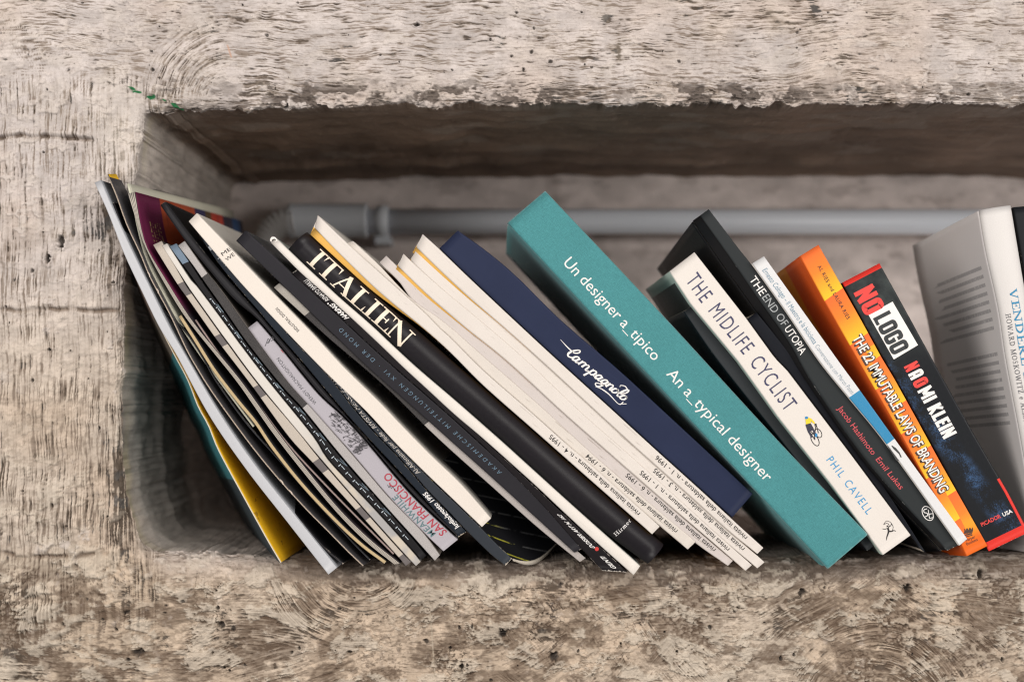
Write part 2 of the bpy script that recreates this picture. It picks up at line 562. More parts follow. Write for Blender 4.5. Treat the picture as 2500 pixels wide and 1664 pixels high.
    for (pu, pv, pr_) in pits:
        i = np.where((np.abs(u - pu) < 5 * pr_) & (np.abs(v - pv) < 5 * pr_))
        if len(i[0]) == 0:
            continue
        uu, vv2 = u[i] - pu, v[i] - pv
        q = np.hypot(uu * (1 + 0.3 * math.sin(pu)), vv2 * (1 + 0.3 * math.cos(pu))) / pr_ + 1.3 * (fbm(u[i] / 7, v[i] / 7, 66, 3) - 0.5)
        k = sst(1.05, 0.6, q)
        h[i] = h[i] - 0.0013 * k * min(2.2, pr_ / 4) + 0.0007 * np.exp(-((q - 1.4) / 0.4) ** 2) * min(1.6, pr_ / 5)
        kk = (0.85 * k)[..., None]
        col[i] = col[i] * (1 - kk) + kk * np.array([0.045, 0.038, 0.034])
    # small bubbles in the plaster, lower right
    for i in range(46):
        pu, pv, pr_ = rs.uniform(2030, 2330), rs.uniform(1480, 1620), rs.uniform(2.4, 4.4)
        j = np.where((np.abs(u - pu) < 12) & (np.abs(v - pv) < 12))
        q = np.hypot(u[j] - pu, v[j] - pv) / pr_
        h[j] = h[j] + 0.0008 * np.exp(-((q - 0.9) / 0.4) ** 2)
    # flecks of green paint at the corner
    for (pu, pv, a_, b_, rot) in ((326, 218, 9, 4, .5), (338, 226, 14, 3, .2), (370, 240, 9, 4, .2), (378, 238, 4, 5, 0), (402, 246, 6, 2.5, .4), (428, 258, 10, 5, .3), (436, 264, 12, 3.2, .7)):
        c_, s_ = math.cos(rot), math.sin(rot)
        q = np.hypot(((u - pu) * c_ + (v - pv) * s_) / a_, (-(u - pu) * s_ + (v - pv) * c_) / b_) + 0.9 * (fin - 0.5)
        kk = sst(1.05, 0.8, q)[..., None]
        col = col * (1 - kk) + kk * np.array([0.012, 0.12, 0.045])
    # thin scratch
    for (x0, y0, x1, y1, w_, dk) in ((556, 112, 565, 140, 1.6, (0.42, 0.24, 0.16)), (1050, 1490, 1062, 1650, 1.3, (0.36, 0.30, 0.23)), (0, 0, 0, 0, 0, 0)):
        if not w_:
            continue
        dx, dy = x1 - x0, y1 - y0
        L_ = math.hypot(dx, dy)
        t_ = np.clip(((u - x0) * dx + (v - y0) * dy) / L_ ** 2, 0, 1)
        q = np.hypot(u - x0 - t_ * dx, v - y0 - t_ * dy)
        kk = (0.8 * sst(w_ + 1.2, w_ - 0.8, q))[..., None]
        col = col * (1 - kk) + kk * np.array(dk)
    return h, np.clip(col, 0.02, 0.85)


def polyres(pts, n, smooth=True):
    """resample a polyline of pixels to n points by arc length (rounded through the points)"""
    p = np.asarray(pts, float)
    if len(p) > 2 and smooth:
        q = np.vstack([2 * p[0] - p[1], p, 2 * p[-1] - p[-2]])
        out = []
        for i in range(1, len(q) - 2):
            t = np.linspace(0, 1, 14, endpoint=False)[:, None]
            p0, p1, p2, p3 = q[i - 1], q[i], q[i + 1], q[i + 2]
            out.append(p1 + 0.5 * t * (p2 - p0 + t * (2 * p0 - 5 * p1 + 4 * p2 - p3 + t * (3 * (p1 - p2) + p3 - p0))) * 1.0)
        p = np.vstack(out + [p[-1:]])
    d = np.r_[0, np.cumsum(np.hypot(*np.diff(p, axis=0).T))]
    s = np.linspace(0, d[-1], n)
    return np.stack([np.interp(s, d, p[:, 0]), np.interp(s, d, p[:, 1])], -1)


def grid_faces(nr, nc):
    i = np.arange(nr * nc).reshape(nr, nc)
    return np.stack([i[:-1, :-1], i[:-1, 1:], i[1:, 1:], i[1:, :-1]], -1).reshape(-1, 4)


def build_wall():
    root = thing('concrete_wall', 'rough brushed whitewashed wall with a long book niche cut into it', 'wall', (0, 0, -0.2))
    step = 2.3
    # opening outline: along the sill from the right, up the left jamb, along the lintel to the right
    bot = polyres([(2590, 1352), (2500, 1353), (2200, 1362), (1900, 1368), (1500, 1372), (1000, 1370), (700, 1360), (470, 1352)], 1420)
    bot = np.vstack([np.stack([np.linspace(3400, 2595, 60), np.full(60, 1351.)], -1), bot])
    bl = polyres([(470, 1352), (382, 1347), (345, 1330), (323, 1290), (306, 1220), (297, 1140)], 190)
    jamb = polyres([(297, 1140), (297, 1020), (302, 765), (302, 657), (307, 600), (318, 500), (331, 388), (340, 328), (343, 292)], 600)
    tl = polyres([(343, 292), (346, 277), (354, 270), (370, 268)], 26)
    top = polyres([(370, 268), (600, 264), (800, 258), (1000, 252), (1300, 254), (1800, 252), (2300, 254), (2590, 255)], 1500)
    top = np.vstack([top, np.stack([np.linspace(2595, 3400, 60), np.full(60, 255.)], -1)])
    E = np.vstack([bot[:-1], bl[:-1], jamb[:-1], tl[:-1], top])
    nb, nbl, nj, nt = len(bot) - 1, len(bl) - 1, len(jamb) - 1, len(tl) - 1
    O = np.vstack([
        np.stack([np.interp(np.arange(nb), [0, 60, nb - 1], [3400, 2595, 420]), np.full(nb, 1760.)], -1),
        np.vstack([np.stack([np.linspace(415, -140, 100), np.full(100, 1760.)], -1),
                   np.stack([np.full(nbl - 100, -140.), np.linspace(1750, 1560, nbl - 100)], -1)]),
        np.stack([np.full(nj, -140.), np.linspace(1555, 60, nj)], -1),
        np.stack([np.linspace(-140, -130, nt), np.linspace(55, -40, nt)], -1),
        np.stack([np.interp(np.arange(len(top)), [0, 230, len(top) - 60, len(top) - 1], [-130, 350, 2595, 3400]), np.interp(np.arange(len(top)), [0, 40, len(top)], [-50, -95, -95])], -1)])
    # ragged lintel edge
    isup = np.arange(len(E)) >= nb + nbl + nj + nt
    E[:, 1] += isup * (6 * (fbm(E[:, 0] / 26, E[:, 0] * 0, 201, 4, 0.6) - 0.5) + 8 * (fbm(E[:, 0] / 120, E[:, 0] * 0, 202, 2) - 0.5))
    isbot = np.arange(len(E)) < nb
    E[:, 1] += isbot * 9 * (fbm(E[:, 0] / 60, E[:, 0] * 0, 203, 3) - 0.5)
    isj = (np.arange(len(E)) > nb + nbl) & (np.arange(len(E)) < nb + nbl + nj)
    E[:, 0] += isj * 9 * (fbm(E[:, 1] / 40, E[:, 1] * 0, 204, 3) - 0.5)
    T = np.gradient(E, axis=0)
    k = np.ones(9) / 9
    T = np.stack([np.convolve(np.pad(T[:, i], 4, 'edge'), k, 'valid') for i in (0, 1)], -1)
    T /= np.linalg.norm(T, axis=1, keepdims=True)
    Nn = np.stack([-T[:, 1], T[:, 0]], -1)
    Nn *= np.sign(((O - E) * Nn).sum(1, keepdims=True))
    i = np.arange(len(E))
    rr = np.interp(i, [0, nb * 0.9, nb, nb + nbl, nb + nbl + nj * 0.8, nb + nbl + nj, nb + nbl + nj + nt, nb + nbl + nj + nt + 200, len(E)],
                   [46, 60, 50, 22, 22, 20, 16, 15, 13])
    Ep = E + Nn * rr[:, None]
    nf = 250
    s = np.linspace(0, 1, nf)
    face = O[None] * (1 - s[:, None, None]) + Ep[None] * s[:, None, None]
    far = O + (O - np.array([1250., 830.])) * np.array([1.1, 1.3])
    s2 = np.linspace(0, 1, 24)[:-1]
    face = np.concatenate([far[None] * (1 - s2[:, None, None]) + O[None] * s2[:, None, None], face], 0)
    nf = len(face)
    th = np.linspace(0, math.pi / 2, 28)[1:]
    arc = E[None] + Nn[None] * (rr[None, :, None] * (1 - np.sin(th))[:, None, None])
    ya = (rr[None] * (1 - np.cos(th))[:, None]) * S
    uv = np.concatenate([face, arc], 0)
    y = np.concatenate([np.zeros(face.shape[:2]), ya], 0)
    # unrolled position so the pattern does not stretch round the edge
    roll = np.concatenate([face, Ep[None] - Nn[None] * (rr[None, :, None] * th[:, None, None])], 0)
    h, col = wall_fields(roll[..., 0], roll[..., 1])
    # normals of the smooth surface: forward on the face, turning inwards round the edge
    cosn = np.concatenate([np.ones(nf), np.cos(th)])[:, None]
    sinn = np.concatenate([np.zeros(nf), np.sin(th)])[:, None]
    uu = uv[..., 0] - Nn[None, :, 0] * sinn * h / S
    vv = uv[..., 1] - Nn[None, :, 1] * sinn * h / S
    p = np.stack([(uu - VU) * S, y - h * cosn, ZC + (VV - vv) * S], -1)
    nr, nc = p.shape[:2]
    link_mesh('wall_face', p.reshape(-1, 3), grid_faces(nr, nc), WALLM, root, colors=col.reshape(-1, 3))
    # grime under the lintel edge, where the paint stops
    last = p[-1]
    ker = np.ones(81) / 81
    lsm = np.stack([last[:, 0], last[:, 1], np.convolve(np.pad(last[:, 2], 40, 'edge'), ker, 'valid')], -1)
    lsm[:nb + nbl + nj + nt + 40] = last[:nb + nbl + nj + nt + 40]
    lsm[nb + nbl + nj + nt:, 1] = np.convolve(np.pad(last[nb + nbl + nj + nt:, 1], 40, 'edge'), ker, 'valid')
    # ---- inside of the niche: sweep the lip backwards
    DEEP = 0.315
    ny = 56
    q = np.linspace(0, 1, ny)
    q = q ** 1.3
    ce = np.array([1400., 800.])
    ins = np.zeros((ny, len(E), 3))
    colr = np.zeros((ny, len(E), 3))
    kind_top = sst(nb + nbl + nj - 10, nb + nbl + nj + nt + 10, i)
    kind_bot = sst(nb + nbl * 0.7, nb - 30, i)
    alen = np.r_[0, np.cumsum(np.hypot(*np.diff(E, axis=0).T))]
    for j in range(ny):
        yy = last[:, 1] + (DEEP - last[:, 1]) * q[j]
        dep = yy / S
        sx = alen / 55.0
        n1 = fbm(sx, dep / 55.0 + 0 * sx, 301, 4) - 0.5
        n2 = fbm(alen / 200, dep / 130.0 + 0 * sx, 302, 3)
        n3 = fbm(alen / 140, dep / 9.0 + 0 * sx, 303, 3)      # board marks of the shuttering along the lintel
        n4 = fbm(alen / 12, dep / 70.0 + 0 * sx, 304, 3)
        fade = min(1, q[j] * 12)
        amp = (0.0035 * n1 + 0.004 * (n2 - 0.5)) * fade + kind_top * 0.0012 * (n3 - 0.5) * fade
        ridge = kind_top * np.exp(-((yy - 0.222) / 0.007) ** 2) * 0.004 + (1 - kind_top) * (1 - kind_bot) * np.exp(-((yy - 0.105) / 0.006) ** 2) * 0.003
        inn = -Nn * (amp + ridge)[:, None] / S
        flare = -kind_top * 3 * q[j]
        fl = min(1.0, q[j] * 14)
        base = last * (1 - fl) + lsm * fl
        uvx = base[:, 0] + inn[:, 0] * S - (1 - kind_top) * (1 - kind_bot) * 0.004 * q[j]
        uvz = base[:, 2] - inn[:, 1] * S
        ins[j] = np.stack([uvx, yy, uvz], -1)
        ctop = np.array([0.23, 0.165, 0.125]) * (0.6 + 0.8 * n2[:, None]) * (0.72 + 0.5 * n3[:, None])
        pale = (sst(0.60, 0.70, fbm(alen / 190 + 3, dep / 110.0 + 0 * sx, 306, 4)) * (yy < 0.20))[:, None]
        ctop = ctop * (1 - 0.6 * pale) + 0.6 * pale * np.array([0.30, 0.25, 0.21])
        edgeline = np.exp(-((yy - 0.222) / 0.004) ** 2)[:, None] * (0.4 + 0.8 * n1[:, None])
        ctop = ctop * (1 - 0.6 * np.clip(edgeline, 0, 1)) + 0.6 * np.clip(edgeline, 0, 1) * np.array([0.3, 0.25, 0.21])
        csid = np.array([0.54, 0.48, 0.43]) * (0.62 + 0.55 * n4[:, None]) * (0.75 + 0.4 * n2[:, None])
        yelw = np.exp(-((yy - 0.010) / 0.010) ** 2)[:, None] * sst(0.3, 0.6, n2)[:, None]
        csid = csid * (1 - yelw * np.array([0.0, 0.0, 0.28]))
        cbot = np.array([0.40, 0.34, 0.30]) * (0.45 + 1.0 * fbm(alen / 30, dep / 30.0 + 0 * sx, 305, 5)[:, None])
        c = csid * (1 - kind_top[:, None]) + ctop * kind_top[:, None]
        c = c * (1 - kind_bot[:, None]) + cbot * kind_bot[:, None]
        f0 = np.clip(1 - q[j] * 9, 0, 1)
        f0 = f0 * (0.7 + 0.6 * n1[:, None])
        f0 = np.clip(f0, 0, 1) * (1 - 0.75 * kind_top[:, None])
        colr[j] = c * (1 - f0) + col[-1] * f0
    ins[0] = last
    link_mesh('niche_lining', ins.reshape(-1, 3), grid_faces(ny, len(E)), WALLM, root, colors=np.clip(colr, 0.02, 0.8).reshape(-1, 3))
    # ---- back of the niche
    nu, nv = 420, 200
    U, V = np.meshgrid(np.linspace(120, 3500, nu), np.linspace(180, 1440, nv))
    n1 = fbm(U / 160, V / 60, 401, 4)
    n2 = fbm(U / 50, V / 40, 402, 4)
    bh = 0.004 * (n1 - 0.5) + 0.002 * (n2 - 0.5)
    bh = bh + 0.006 * sst(450, 440, V) * sst(1350, 1420, U)        # shallow ledge high on the back wall
    p = np.stack([(U - VU) * S, DEEP - 0.003 - bh, ZC + (VV - V) * S], -1)
    c = np.array([0.74, 0.65, 0.61]) * (0.65 + 0.5 * n1[..., None]) * (0.8 + 0.35 * n2[..., None])
    dk = sst(0.64, 0.74, fbm(U / 70, V / 30, 404, 3))[..., None] * 0.3
    c = c * (1 - dk) + dk * np.array([0.12, 0.085, 0.07])
    link_mesh('niche_back', p.reshape(-1, 3), grid_faces(nv, nu), WALLM, root, colors=c.reshape(-1, 3))


build_wall()


# ------------------------------------------------------------------ conduit at the back of the niche
def tube(path, rad, seg=24, ripple=None):
    path = np.asarray(path, float)
    n = len(path)
    t = np.gradient(path, axis=0)
    t /= np.linalg.norm(t, axis=1, keepdims=True)
    up = np.array([0, 1.0, 0])
    vs = []
    for i in range(n):
        a = np.cross(t[i], up)
        a /= np.linalg.norm(a)
        b = np.cross(a, t[i])
        r = rad if np.isscalar(rad) else rad[i]
        th = np.linspace(0, 2 * math.pi, seg, endpoint=False)
        vs.append(path[i] + r * (np.cos(th)[:, None] * a + np.sin(th)[:, None] * b))
    v = np.vstack(vs)
    f = []
    for i in range(n - 1):
        for j in range(seg):
            k = (j + 1) % seg
            f.append((i * seg + j, i * seg + k, (i + 1) * seg + k, (i + 1) * seg + j))
    f.append(tuple(range(seg))[::-1])
    f.append(tuple(range((n - 1) * seg, n * seg)))
    return v, f


def build_conduit():
    yb = 0.282
    m = ink('grey_plastic', (0.72, 0.75, 0.80), 0.35)
    m2 = ink('grey_fitting_plastic', (0.66, 0.685, 0.72), 0.4)
    m3 = ink('dusty_corrugated_plastic', (0.60, 0.58, 0.56), 0.6)
    zc = lambda v: P(0, v, yb)[2]
    x = lambda u: P(u, 0, yb)[0]
    r = 0.0103
    root = thing('conduit_pipe', 'straight grey plastic conduit running along the back of the niche behind the books', 'pipe', P(1500, 541, yb))
    v, f = tube([(x(880), yb, zc(541)), (x(1500), yb, zc(541)), (x(2900), yb, zc(542))], r)
    link_mesh('pipe', v, f, m, root)
    v, f = tube([(x(u), yb, zc(539)) for u in (706, 708, 712, 716, 890, 896, 898)],
                [0.0125, 0.0138, 0.0142, 0.0136, 0.0136, 0.0142, 0.013])
    link_mesh('coupling', v, f, m2, root)
    v, f = tube([(x(u), yb, zc(540)) for u in (918, 919, 948, 949)], [0.011, 0.0126, 0.0126, 0.011])
    c = link_mesh('pipe_clip', v, f, m2, root)
    bm = bmesh.new()
    bmesh.ops.create_cube(bm, size=1)
    bmesh.ops.scale(bm, vec=(0.013, 0.03, 0.007), verts=bm.verts)
    bmesh.ops.translate(bm, vec=(x(934), yb + 0.013, zc(541) - 0.0145), verts=bm.verts)
    bmesh.ops.bevel(bm, geom=bm.edges[:], offset=0.001, segments=2, affect='EDGES')
    vs = [v_.co[:] for v_ in bm.verts]
    bm.verts.index_update()
    fs = [[v_.index for v_ in f_.verts] for f_ in bm.faces]
    bm.free()
    link_mesh('clip_foot', vs, fs, m2, root, smooth=False)
    hp = polyres([(720, 541), (690, 546), (664, 566), (648, 600), (634, 650), (620, 760)], 150)
    pts = [(x(a), yb - 0.004, zc(b)) for a, b in hp]
    v, f = tube(pts, [0.0105 + 0.0013 * math.sin(i * 1.0) for i in range(150)])
    link_mesh('corrugated_hose', v, f, m3, root)


build_conduit()


# ------------------------------------------------------------------ books
Y0 = -0.020


def off(line, w):
    """polyline moved w pixels to the right-hand (upper right) side"""
    p = np.asarray(line, float)
    t = np.gradient(p, axis=0)
    t /= np.linalg.norm(t, axis=1, keepdims=True)
    return (p + np.stack([t[:, 1], -t[:, 0]], -1) * w).tolist()


class Book:
    """edges: pixel polylines across the spine from left to right with their depth behind the spine plane;
    strip materials between them; covers run back from the first and the last edge."""

    def __init__(s, name, label, edges, mats, left=None, right=None, depth=0.19, y=Y0, bulge=0.0, rnd=0.0006,
                 th=0.0006, back=(0, 0), pages=True, inset=0.0003, cat='book', group=None, main=0, N=48, groove=0.0, shrink=0.35,
                 left_back=None, right_back=None, smooth=True):
        s.N = N
        s.y = y
        s.E = [polyres(e if isinstance(e, list) else e[0], N, smooth) for e in edges]
        s.ey = [0.0 if isinstance(e, list) else e[1] for e in edges]
        # a hair of clearance to the neighbours
        for k, sg in ((0, 1), (-1, -1)):
            o = s.E[-1 - k if k == 0 else 0] - s.E[k]
            o /= np.maximum(1e-6, np.linalg.norm(o, axis=1, keepdims=True))
            s.E[k] = s.E[k] + o * shrink
        s.main = main
        s.bulge = bulge
        s.rnd = rnd
        c = P(*s.E[0][-1], y)
        s.root = thing(name, label, cat, tuple(c), group)
        A, B = s.E[0], s.E[-1]
        px = S * (D + y) / D
        wid = np.linalg.norm(B - A, axis=1) * px
        s.len = np.hypot(*np.diff(A, axis=0).T).sum() * px
        th = min(th, 0.28 * wid.mean())
        a = np.linspace(0, 1, N)
        dmm = s.len * 1000
        # ---- spine piece, outer rows then inner
        rows, uab, umm, fm = [], [], [], []
        acc = 0.0
        for k in range(len(s.E) - 1):
            first, last = k == 0, k == len(s.E) - 2
            bs = np.linspace(0, 1, 9)
            if first:
                bs = np.r_[0, 0.02, 0.05, 0.10, 0.16, bs[2:]]
            if last:
                bs = np.r_[bs[:-2], 0.84, 0.90, 0.95, 0.98, 1]
            for b in bs:
                rows.append(s._pt(k, b))
                uab.append(np.stack([a, np.full(N, b)], -1))
                w = np.linalg.norm(s.E[k + 1] - s.E[k], axis=1) * px * 1000
                umm.append(np.stack([a * dmm, acc + b * w], -1))
                fm.append(k)
            acc = acc + w
        no = len(rows)
        inner = []
        for b in np.linspace(1, 0, 6):
            tt = th / wid
            q = A + (B - A) * (tt + b * (1 - 2 * tt))[:, None]
            inner.append(P(q[:, 0], q[:, 1], y) + np.array([0, max(s.ey) + th + s.rnd, 0]))
        V = np.array(rows + inner)
        nr = len(V)
        idx = np.arange(nr * N).reshape(nr, N)
        F, M = [], []
        for r in range(nr):
            r2 = (r + 1) % nr
            if r < no - 1 and fm[r] != fm[r + 1]:
                pass
            for c_ in range(N - 1):
                F.append((idx[r, c_], idx[r2, c_], idx[r2, c_ + 1], idx[r, c_ + 1]))
                M.append(fm[r + 1] if r < no - 1 else len(mats))
        for c_, fl in ((0, 1), (N - 1, -1)):
            for r in range(min(no - 1, 200)):
                j = no + int(round((nr - no - 1) * (1 - r / (no - 1))))
                j2 = no + int(round((nr - no - 1) * (1 - (r + 1) / (no - 1))))
                q = [idx[r, c_], idx[r + 1, c_], idx[j2, c_]]
                if j != j2:
                    q.append(idx[j, c_])
                F.append(tuple(q[::fl]))
                M.append(fm[min(r + 1, no - 1)])
        uab = np.array(uab + [uab[0]] * len(inner)).reshape(-1, 2)
        umm = np.array(umm + [umm[0]] * len(inner)).reshape(-1, 2)
        s.spine = link_mesh('spine', V.reshape(-1, 3), F, list(mats) + [PAPER], s.root, M, {'ab': uab, 'mm': umm})
        # ---- covers
        bk = np.array(back, float)
        s.depth = depth
        for side, mat, extra in ((0, left, left_back), (1, right, right_back)):
            if mat is None:
                continue
            e = s.E[0] if side == 0 else s.E[-1]
            o = s.E[-1] if side == 0 else s.E[0]
            ins = (o - e) / np.linalg.norm(o - e, axis=1, keepdims=True)
            y_st = (s.ey[0] if side == 0 else s.ey[-1]) + s.rnd
            bb = np.array(extra, float) if extra is not None else bk
            ys = np.r_[y_st, y_st + 0.003, y_st + 0.006, y_st + 0.009, y_st + 0.013, np.linspace(y_st + 0.03, depth, 6)]
            g = np.array([0, .1, .8, 1, .25, 0, 0, 0, 0, 0, 0]) * groove
            outer, inn, ua, um = [], [], [], []
            for yy, gg in zip(ys, g):
                base = e + bb * (yy / depth) + ins * (gg / px)
                outer.append(P(base[:, 0], base[:, 1], y) + np.array([0, yy, 0]))
                b2 = base + ins * (th / px)
                inn.append(P(b2[:, 0], b2[:, 1], y) + np.array([0, yy, 0]))
                ua.append(np.stack([a, np.full(N, yy / depth)], -1))
                um.append(np.stack([a * dmm, np.full(N, yy * 1000)], -1))
            V = np.array(outer + inn[::-1])
            nr = len(V)
            idx = np.arange(nr * N).reshape(nr, N)
            F = []
            for r in range(nr):
                r2 = (r + 1) % nr
                for c_ in range(N - 1):
                    q = (idx[r, c_], idx[r2, c_], idx[r2, c_ + 1], idx[r, c_ + 1])
                    F.append(q if side == 1 else q[::-1])
            h = nr // 2
            for c_ in (0, N - 1):
                for r in range(h - 1):
                    F.append((idx[r, c_], idx[r + 1, c_], idx[nr - 2 - r, c_], idx[nr - 1 - r, c_]))
            link_mesh('cover', V.reshape(-1, 3), F, mat, s.root, None,
                      {'ab': np.array(ua + ua[::-1]).reshape(-1, 2), 'mm': np.array(um + um[::-1]).reshape(-1, 2)})
        # ---- page block
        if pages:
            i0 = inset / s.len
            an = np.linspace(i0, 1 - i0, N)
            tt = th / wid
            def lerpa(arr):
                return np.stack([np.interp(an, a, arr[:, 0]), np.interp(an, a, arr[:, 1])], -1)
            LA = lerpa(A + (B - A) * (tt + 0.02)[:, None])
            LB = lerpa(B - (B - A) * (tt + 0.02)[:, None])
            y1, y2 = max(s.ey) + th + s.rnd * 1.2, depth - 0.003
            rows, um = [], []
            for (q, yy, off_) in ((LA, y1, 0), (LA, y2, 0), (LB, y2, 1), (LB, y1, 1)):
                q = q + bk * (yy / depth)
                rows.append(P(q[:, 0], q[:, 1], y) + np.array([0, yy, 0]))
                um.append(np.stack([yy * 1000 + 0 * a, off_ * wid.mean() * 1000 + 0 * a], -1))
            V = np.array(rows)
            idx = np.arange(4 * N).reshape(4, N)
            F = []
            for r in range(4):
                for c_ in range(N - 1):
                    F.append((idx[r, c_], idx[(r + 1) % 4, c_], idx[(r + 1) % 4, c_ + 1], idx[r, c_ + 1]))
            F.append(tuple(idx[:, 0]))
            F.append(tuple(idx[::-1, -1]))
            link_mesh('page_block', V.reshape(-1, 3), F, PAPER, s.root, None, {'mm': np.array(um).reshape(-1, 2)}, smooth=False)

    def _yprof(s, k, b, w):
        """depth of the spine surface at b across strip k"""
        y = s.ey[k] + (s.ey[k + 1] - s.ey[k]) * b
        nk = len(s.E) - 1
        t = (k + b) / nk if nk > 1 else b
        y = y - s.bulge * (1 - (2 * t - 1) ** 2)
        r = s.rnd
        if r > 0:
            e = np.minimum(0.3, r / np.maximum(w, 1e-6))
            if k == 0:
                q = np.clip((e - b) / e, 0, 1)
                y = y + r * (1 - np.sqrt(1 - q * q))
            if k == nk - 1:
                q = np.clip((b - (1 - e)) / e, 0, 1)
                y = y + r * (1 - np.sqrt(1 - q * q))
        return y

    def _pt(s, k, b):
        A, B = s.E[k], s.E[k + 1]
        q = A + (B - A) * b
        w = np.linalg.norm(B - A, axis=1) * S * (D + s.y) / D
        yy = s._yprof(k, b, w)
        return P(q[:, 0], q[:, 1], s.y) + np.stack([0 * yy, yy, 0 * yy], -1)

    # ---- surface coordinates of the main strip
    def a_of(s, p):
        c = 0.5 * (s.E[s.main] + s.E[s.main + 1])
        d = np.diff(c, axis=0)
        t = ((np.array(p) - c[:-1]) * d).sum(1) / (d * d).sum(1)
        tc = np.clip(t, 0, 1)
        q = c[:-1] + d * tc[:, None]
        i = np.argmin(np.hypot(*(q - np.array(p)).T))
        tt = t[i] if i in (0, len(t) - 1) else tc[i]
        return (i + tt) / (s.N - 1)

    def at(s, a, b, lift):
        """points at spine coordinates (arrays)"""
        a = np.asarray(a, float)
        b = np.asarray(b, float)
        x = np.clip(a * (s.N - 1), 0, s.N - 1.001)
        i = np.floor(x).astype(int)
        f = (a * (s.N - 1) - i)[:, None]
        A = s.E[s.main][i] * (1 - f) + s.E[s.main][i + 1] * f
        B = s.E[s.main + 1][i] * (1 - f) + s.E[s.main + 1][i + 1] * f
        q = A + (B - A) * b[:, None]
        w = np.linalg.norm(B - A, axis=1) * S * (D + s.y) / D
        yy = s._yprof(s.main, np.clip(b, 0, 1), w) - lift
        return P(q[:, 0], q[:, 1], s.y) + np.stack([0 * yy, yy, 0 * yy], -1)

    def width(s, a):
        x = min(max(a, 0), 1) * (s.N - 1)
        i = min(int(x), s.N - 2)
        return float(np.linalg.norm(s.E[s.main + 1][i] - s.E[s.main][i]))

    def ab(s, pts):
        out = []
        for p in pts:
            a = s.a_of(p)
            x = min(max(a, 0), 1) * (s.N - 1)
            i = min(int(x), s.N - 2)
            f = x - i
            A = s.E[s.main][i] * (1 - f) + s.E[s.main][i + 1] * f
            B = s.E[s.main + 1][i] * (1 - f) + s.E[s.main + 1][i + 1] * f
            d = B - A
            out.append((a, float(np.dot(np.array(p) - A, d) / np.dot(d, d))))
        return np.array(out)

    # ---- print laid on the spine
    def put(s, name, V2, F, m, lift=0.00012, label=None):
        """V2: pixel positions on the spine (n,2[,lift]); keeps to the spine's curve"""
        V2 = np.asarray(V2, float)
        ab = s.ab(V2[:, :2])
        w = S * (D + s.y) / D * s.width(0.5)
        yy = s._yprof(s.main, np.clip(ab[:, 1], 0, 1), w) - lift
        if V2.shape[1] > 2:
            yy = yy - V2[:, 2]
        p = P(V2[:, 0], V2[:, 1], s.y)
        p[:, 1] += yy
        o = link_mesh(name, p, F, m, s.root, smooth=False)
        if label:
            o['label'] = label
        return o

    def along(s, name, V2, F, p0, p1, bb, h, m, lift=0.00012, width=None, label=None):
        """V2: flat lettering (x 0..width, cap height 1) run along the spine from p0 to p1, baseline at bb across"""
        V2 = np.asarray(V2, float)
        a0, a1 = s.a_of(p0), s.a_of(p1)
        wd = width or V2[:, 0].max()
        a = a0 + (a1 - a0) * V2[:, 0] / wd
        sg = 1 if a1 > a0 else -1
        wv = np.array([s.width(x) for x in np.linspace(0, 1, 33)])
        ww = np.interp(a, np.linspace(0, 1, 33), wv)
        b = bb + sg * V2[:, 1] * h / ww
        li = lift + (V2[:, 2] if V2.shape[1] > 2 else 0)
        o = link_mesh(name, s.at(a, b, li), F, m, s.root, smooth=False)
        if label:
            o['label'] = label
        return o


# ---- lettering
_cap = None


def text2d(body, bold=0.0, shear=0.0, space=1.0, word=1.0):
    """flat mesh of a line of built-in type, cap height 1, starting at x 0"""
    global _cap
    def mk(txt):
        c = bpy.data.curves.new('type', 'FONT')
        c.body = txt
        c.size = 1.0
        c.resolution_u = 3
        c.offset = bold
        c.shear = shear
        c.space_character = space
        c.space_word = word
        o = bpy.data.objects.new('type', c)
        COL.objects.link(o)
        dg = bpy.context.evaluated_depsgraph_get()
        me = bpy.data.meshes.new_from_object(o.evaluated_get(dg))
        v = np.array([x.co[:2] for x in me.vertices]).reshape(-1, 2)
        f = [list(p.vertices) for p in me.polygons]
        bpy.data.objects.remove(o)
        bpy.data.curves.remove(c)
        bpy.data.meshes.remove(me)
        return v, f
    if _cap is None:
        v, f = mk('H')
        _cap = v[:, 1].max() - v[:, 1].min()
    v, f = mk(body)
    v = v / _cap
    v[:, 0] -= v[:, 0].min()
    return v, f


def ribbons(strokes, lift0=0.0):
    """polylines with a width -> flat strips, each lifted a hair above the one before"""
    V, F = [], []
    for k, (pts, w) in enumerate(strokes):
        p = np.asarray(pts, float)
        if len(p) < 2:
            continue
        ws = np.full(len(p), w) if np.isscalar(w) else np.interp(np.linspace(0, 1, len(p)), np.linspace(0, 1, len(w)), w)
        t = np.gradient(p, axis=0)
        t /= np.maximum(1e-9, np.linalg.norm(t, axis=1, keepdims=True))
        n = np.stack([-t[:, 1], t[:, 0]], -1)
        b = len(V)
        z = lift0 + k * 0.000004
        for i in range(len(p)):
            V.append((*(p[i] + n[i] * ws[i] / 2), z))
            V.append((*(p[i] - n[i] * ws[i] / 2), z))
        for i in range(len(p) - 1):
            F.append((b + 2 * i, b + 2 * i + 1, b + 2 * i + 3, b + 2 * i + 2))
    return np.array(V), F


def curve(pts, n=18):
    return polyres(pts, n)


def arcp(cx, cy, rx, ry, a0, a1, n=18):
    t = np.radians(np.linspace(a0, a1, n))
    return np.stack([cx + rx * np.cos(t), cy + ry * np.sin(t)], -1)


def disc(cx, cy, rx, ry=None, n=20, z=0.0):
    ry = ry or rx
    p = arcp(cx, cy, rx, ry, 0, 360 - 360 / n, n)
    return np.c_[p, np.full(n, z)], [tuple(range(n))]


def poly(pts, z=0.0):
    return np.c_[np.asarray(pts, float), np.full(len(pts), z)], [tuple(range(len(pts)))]


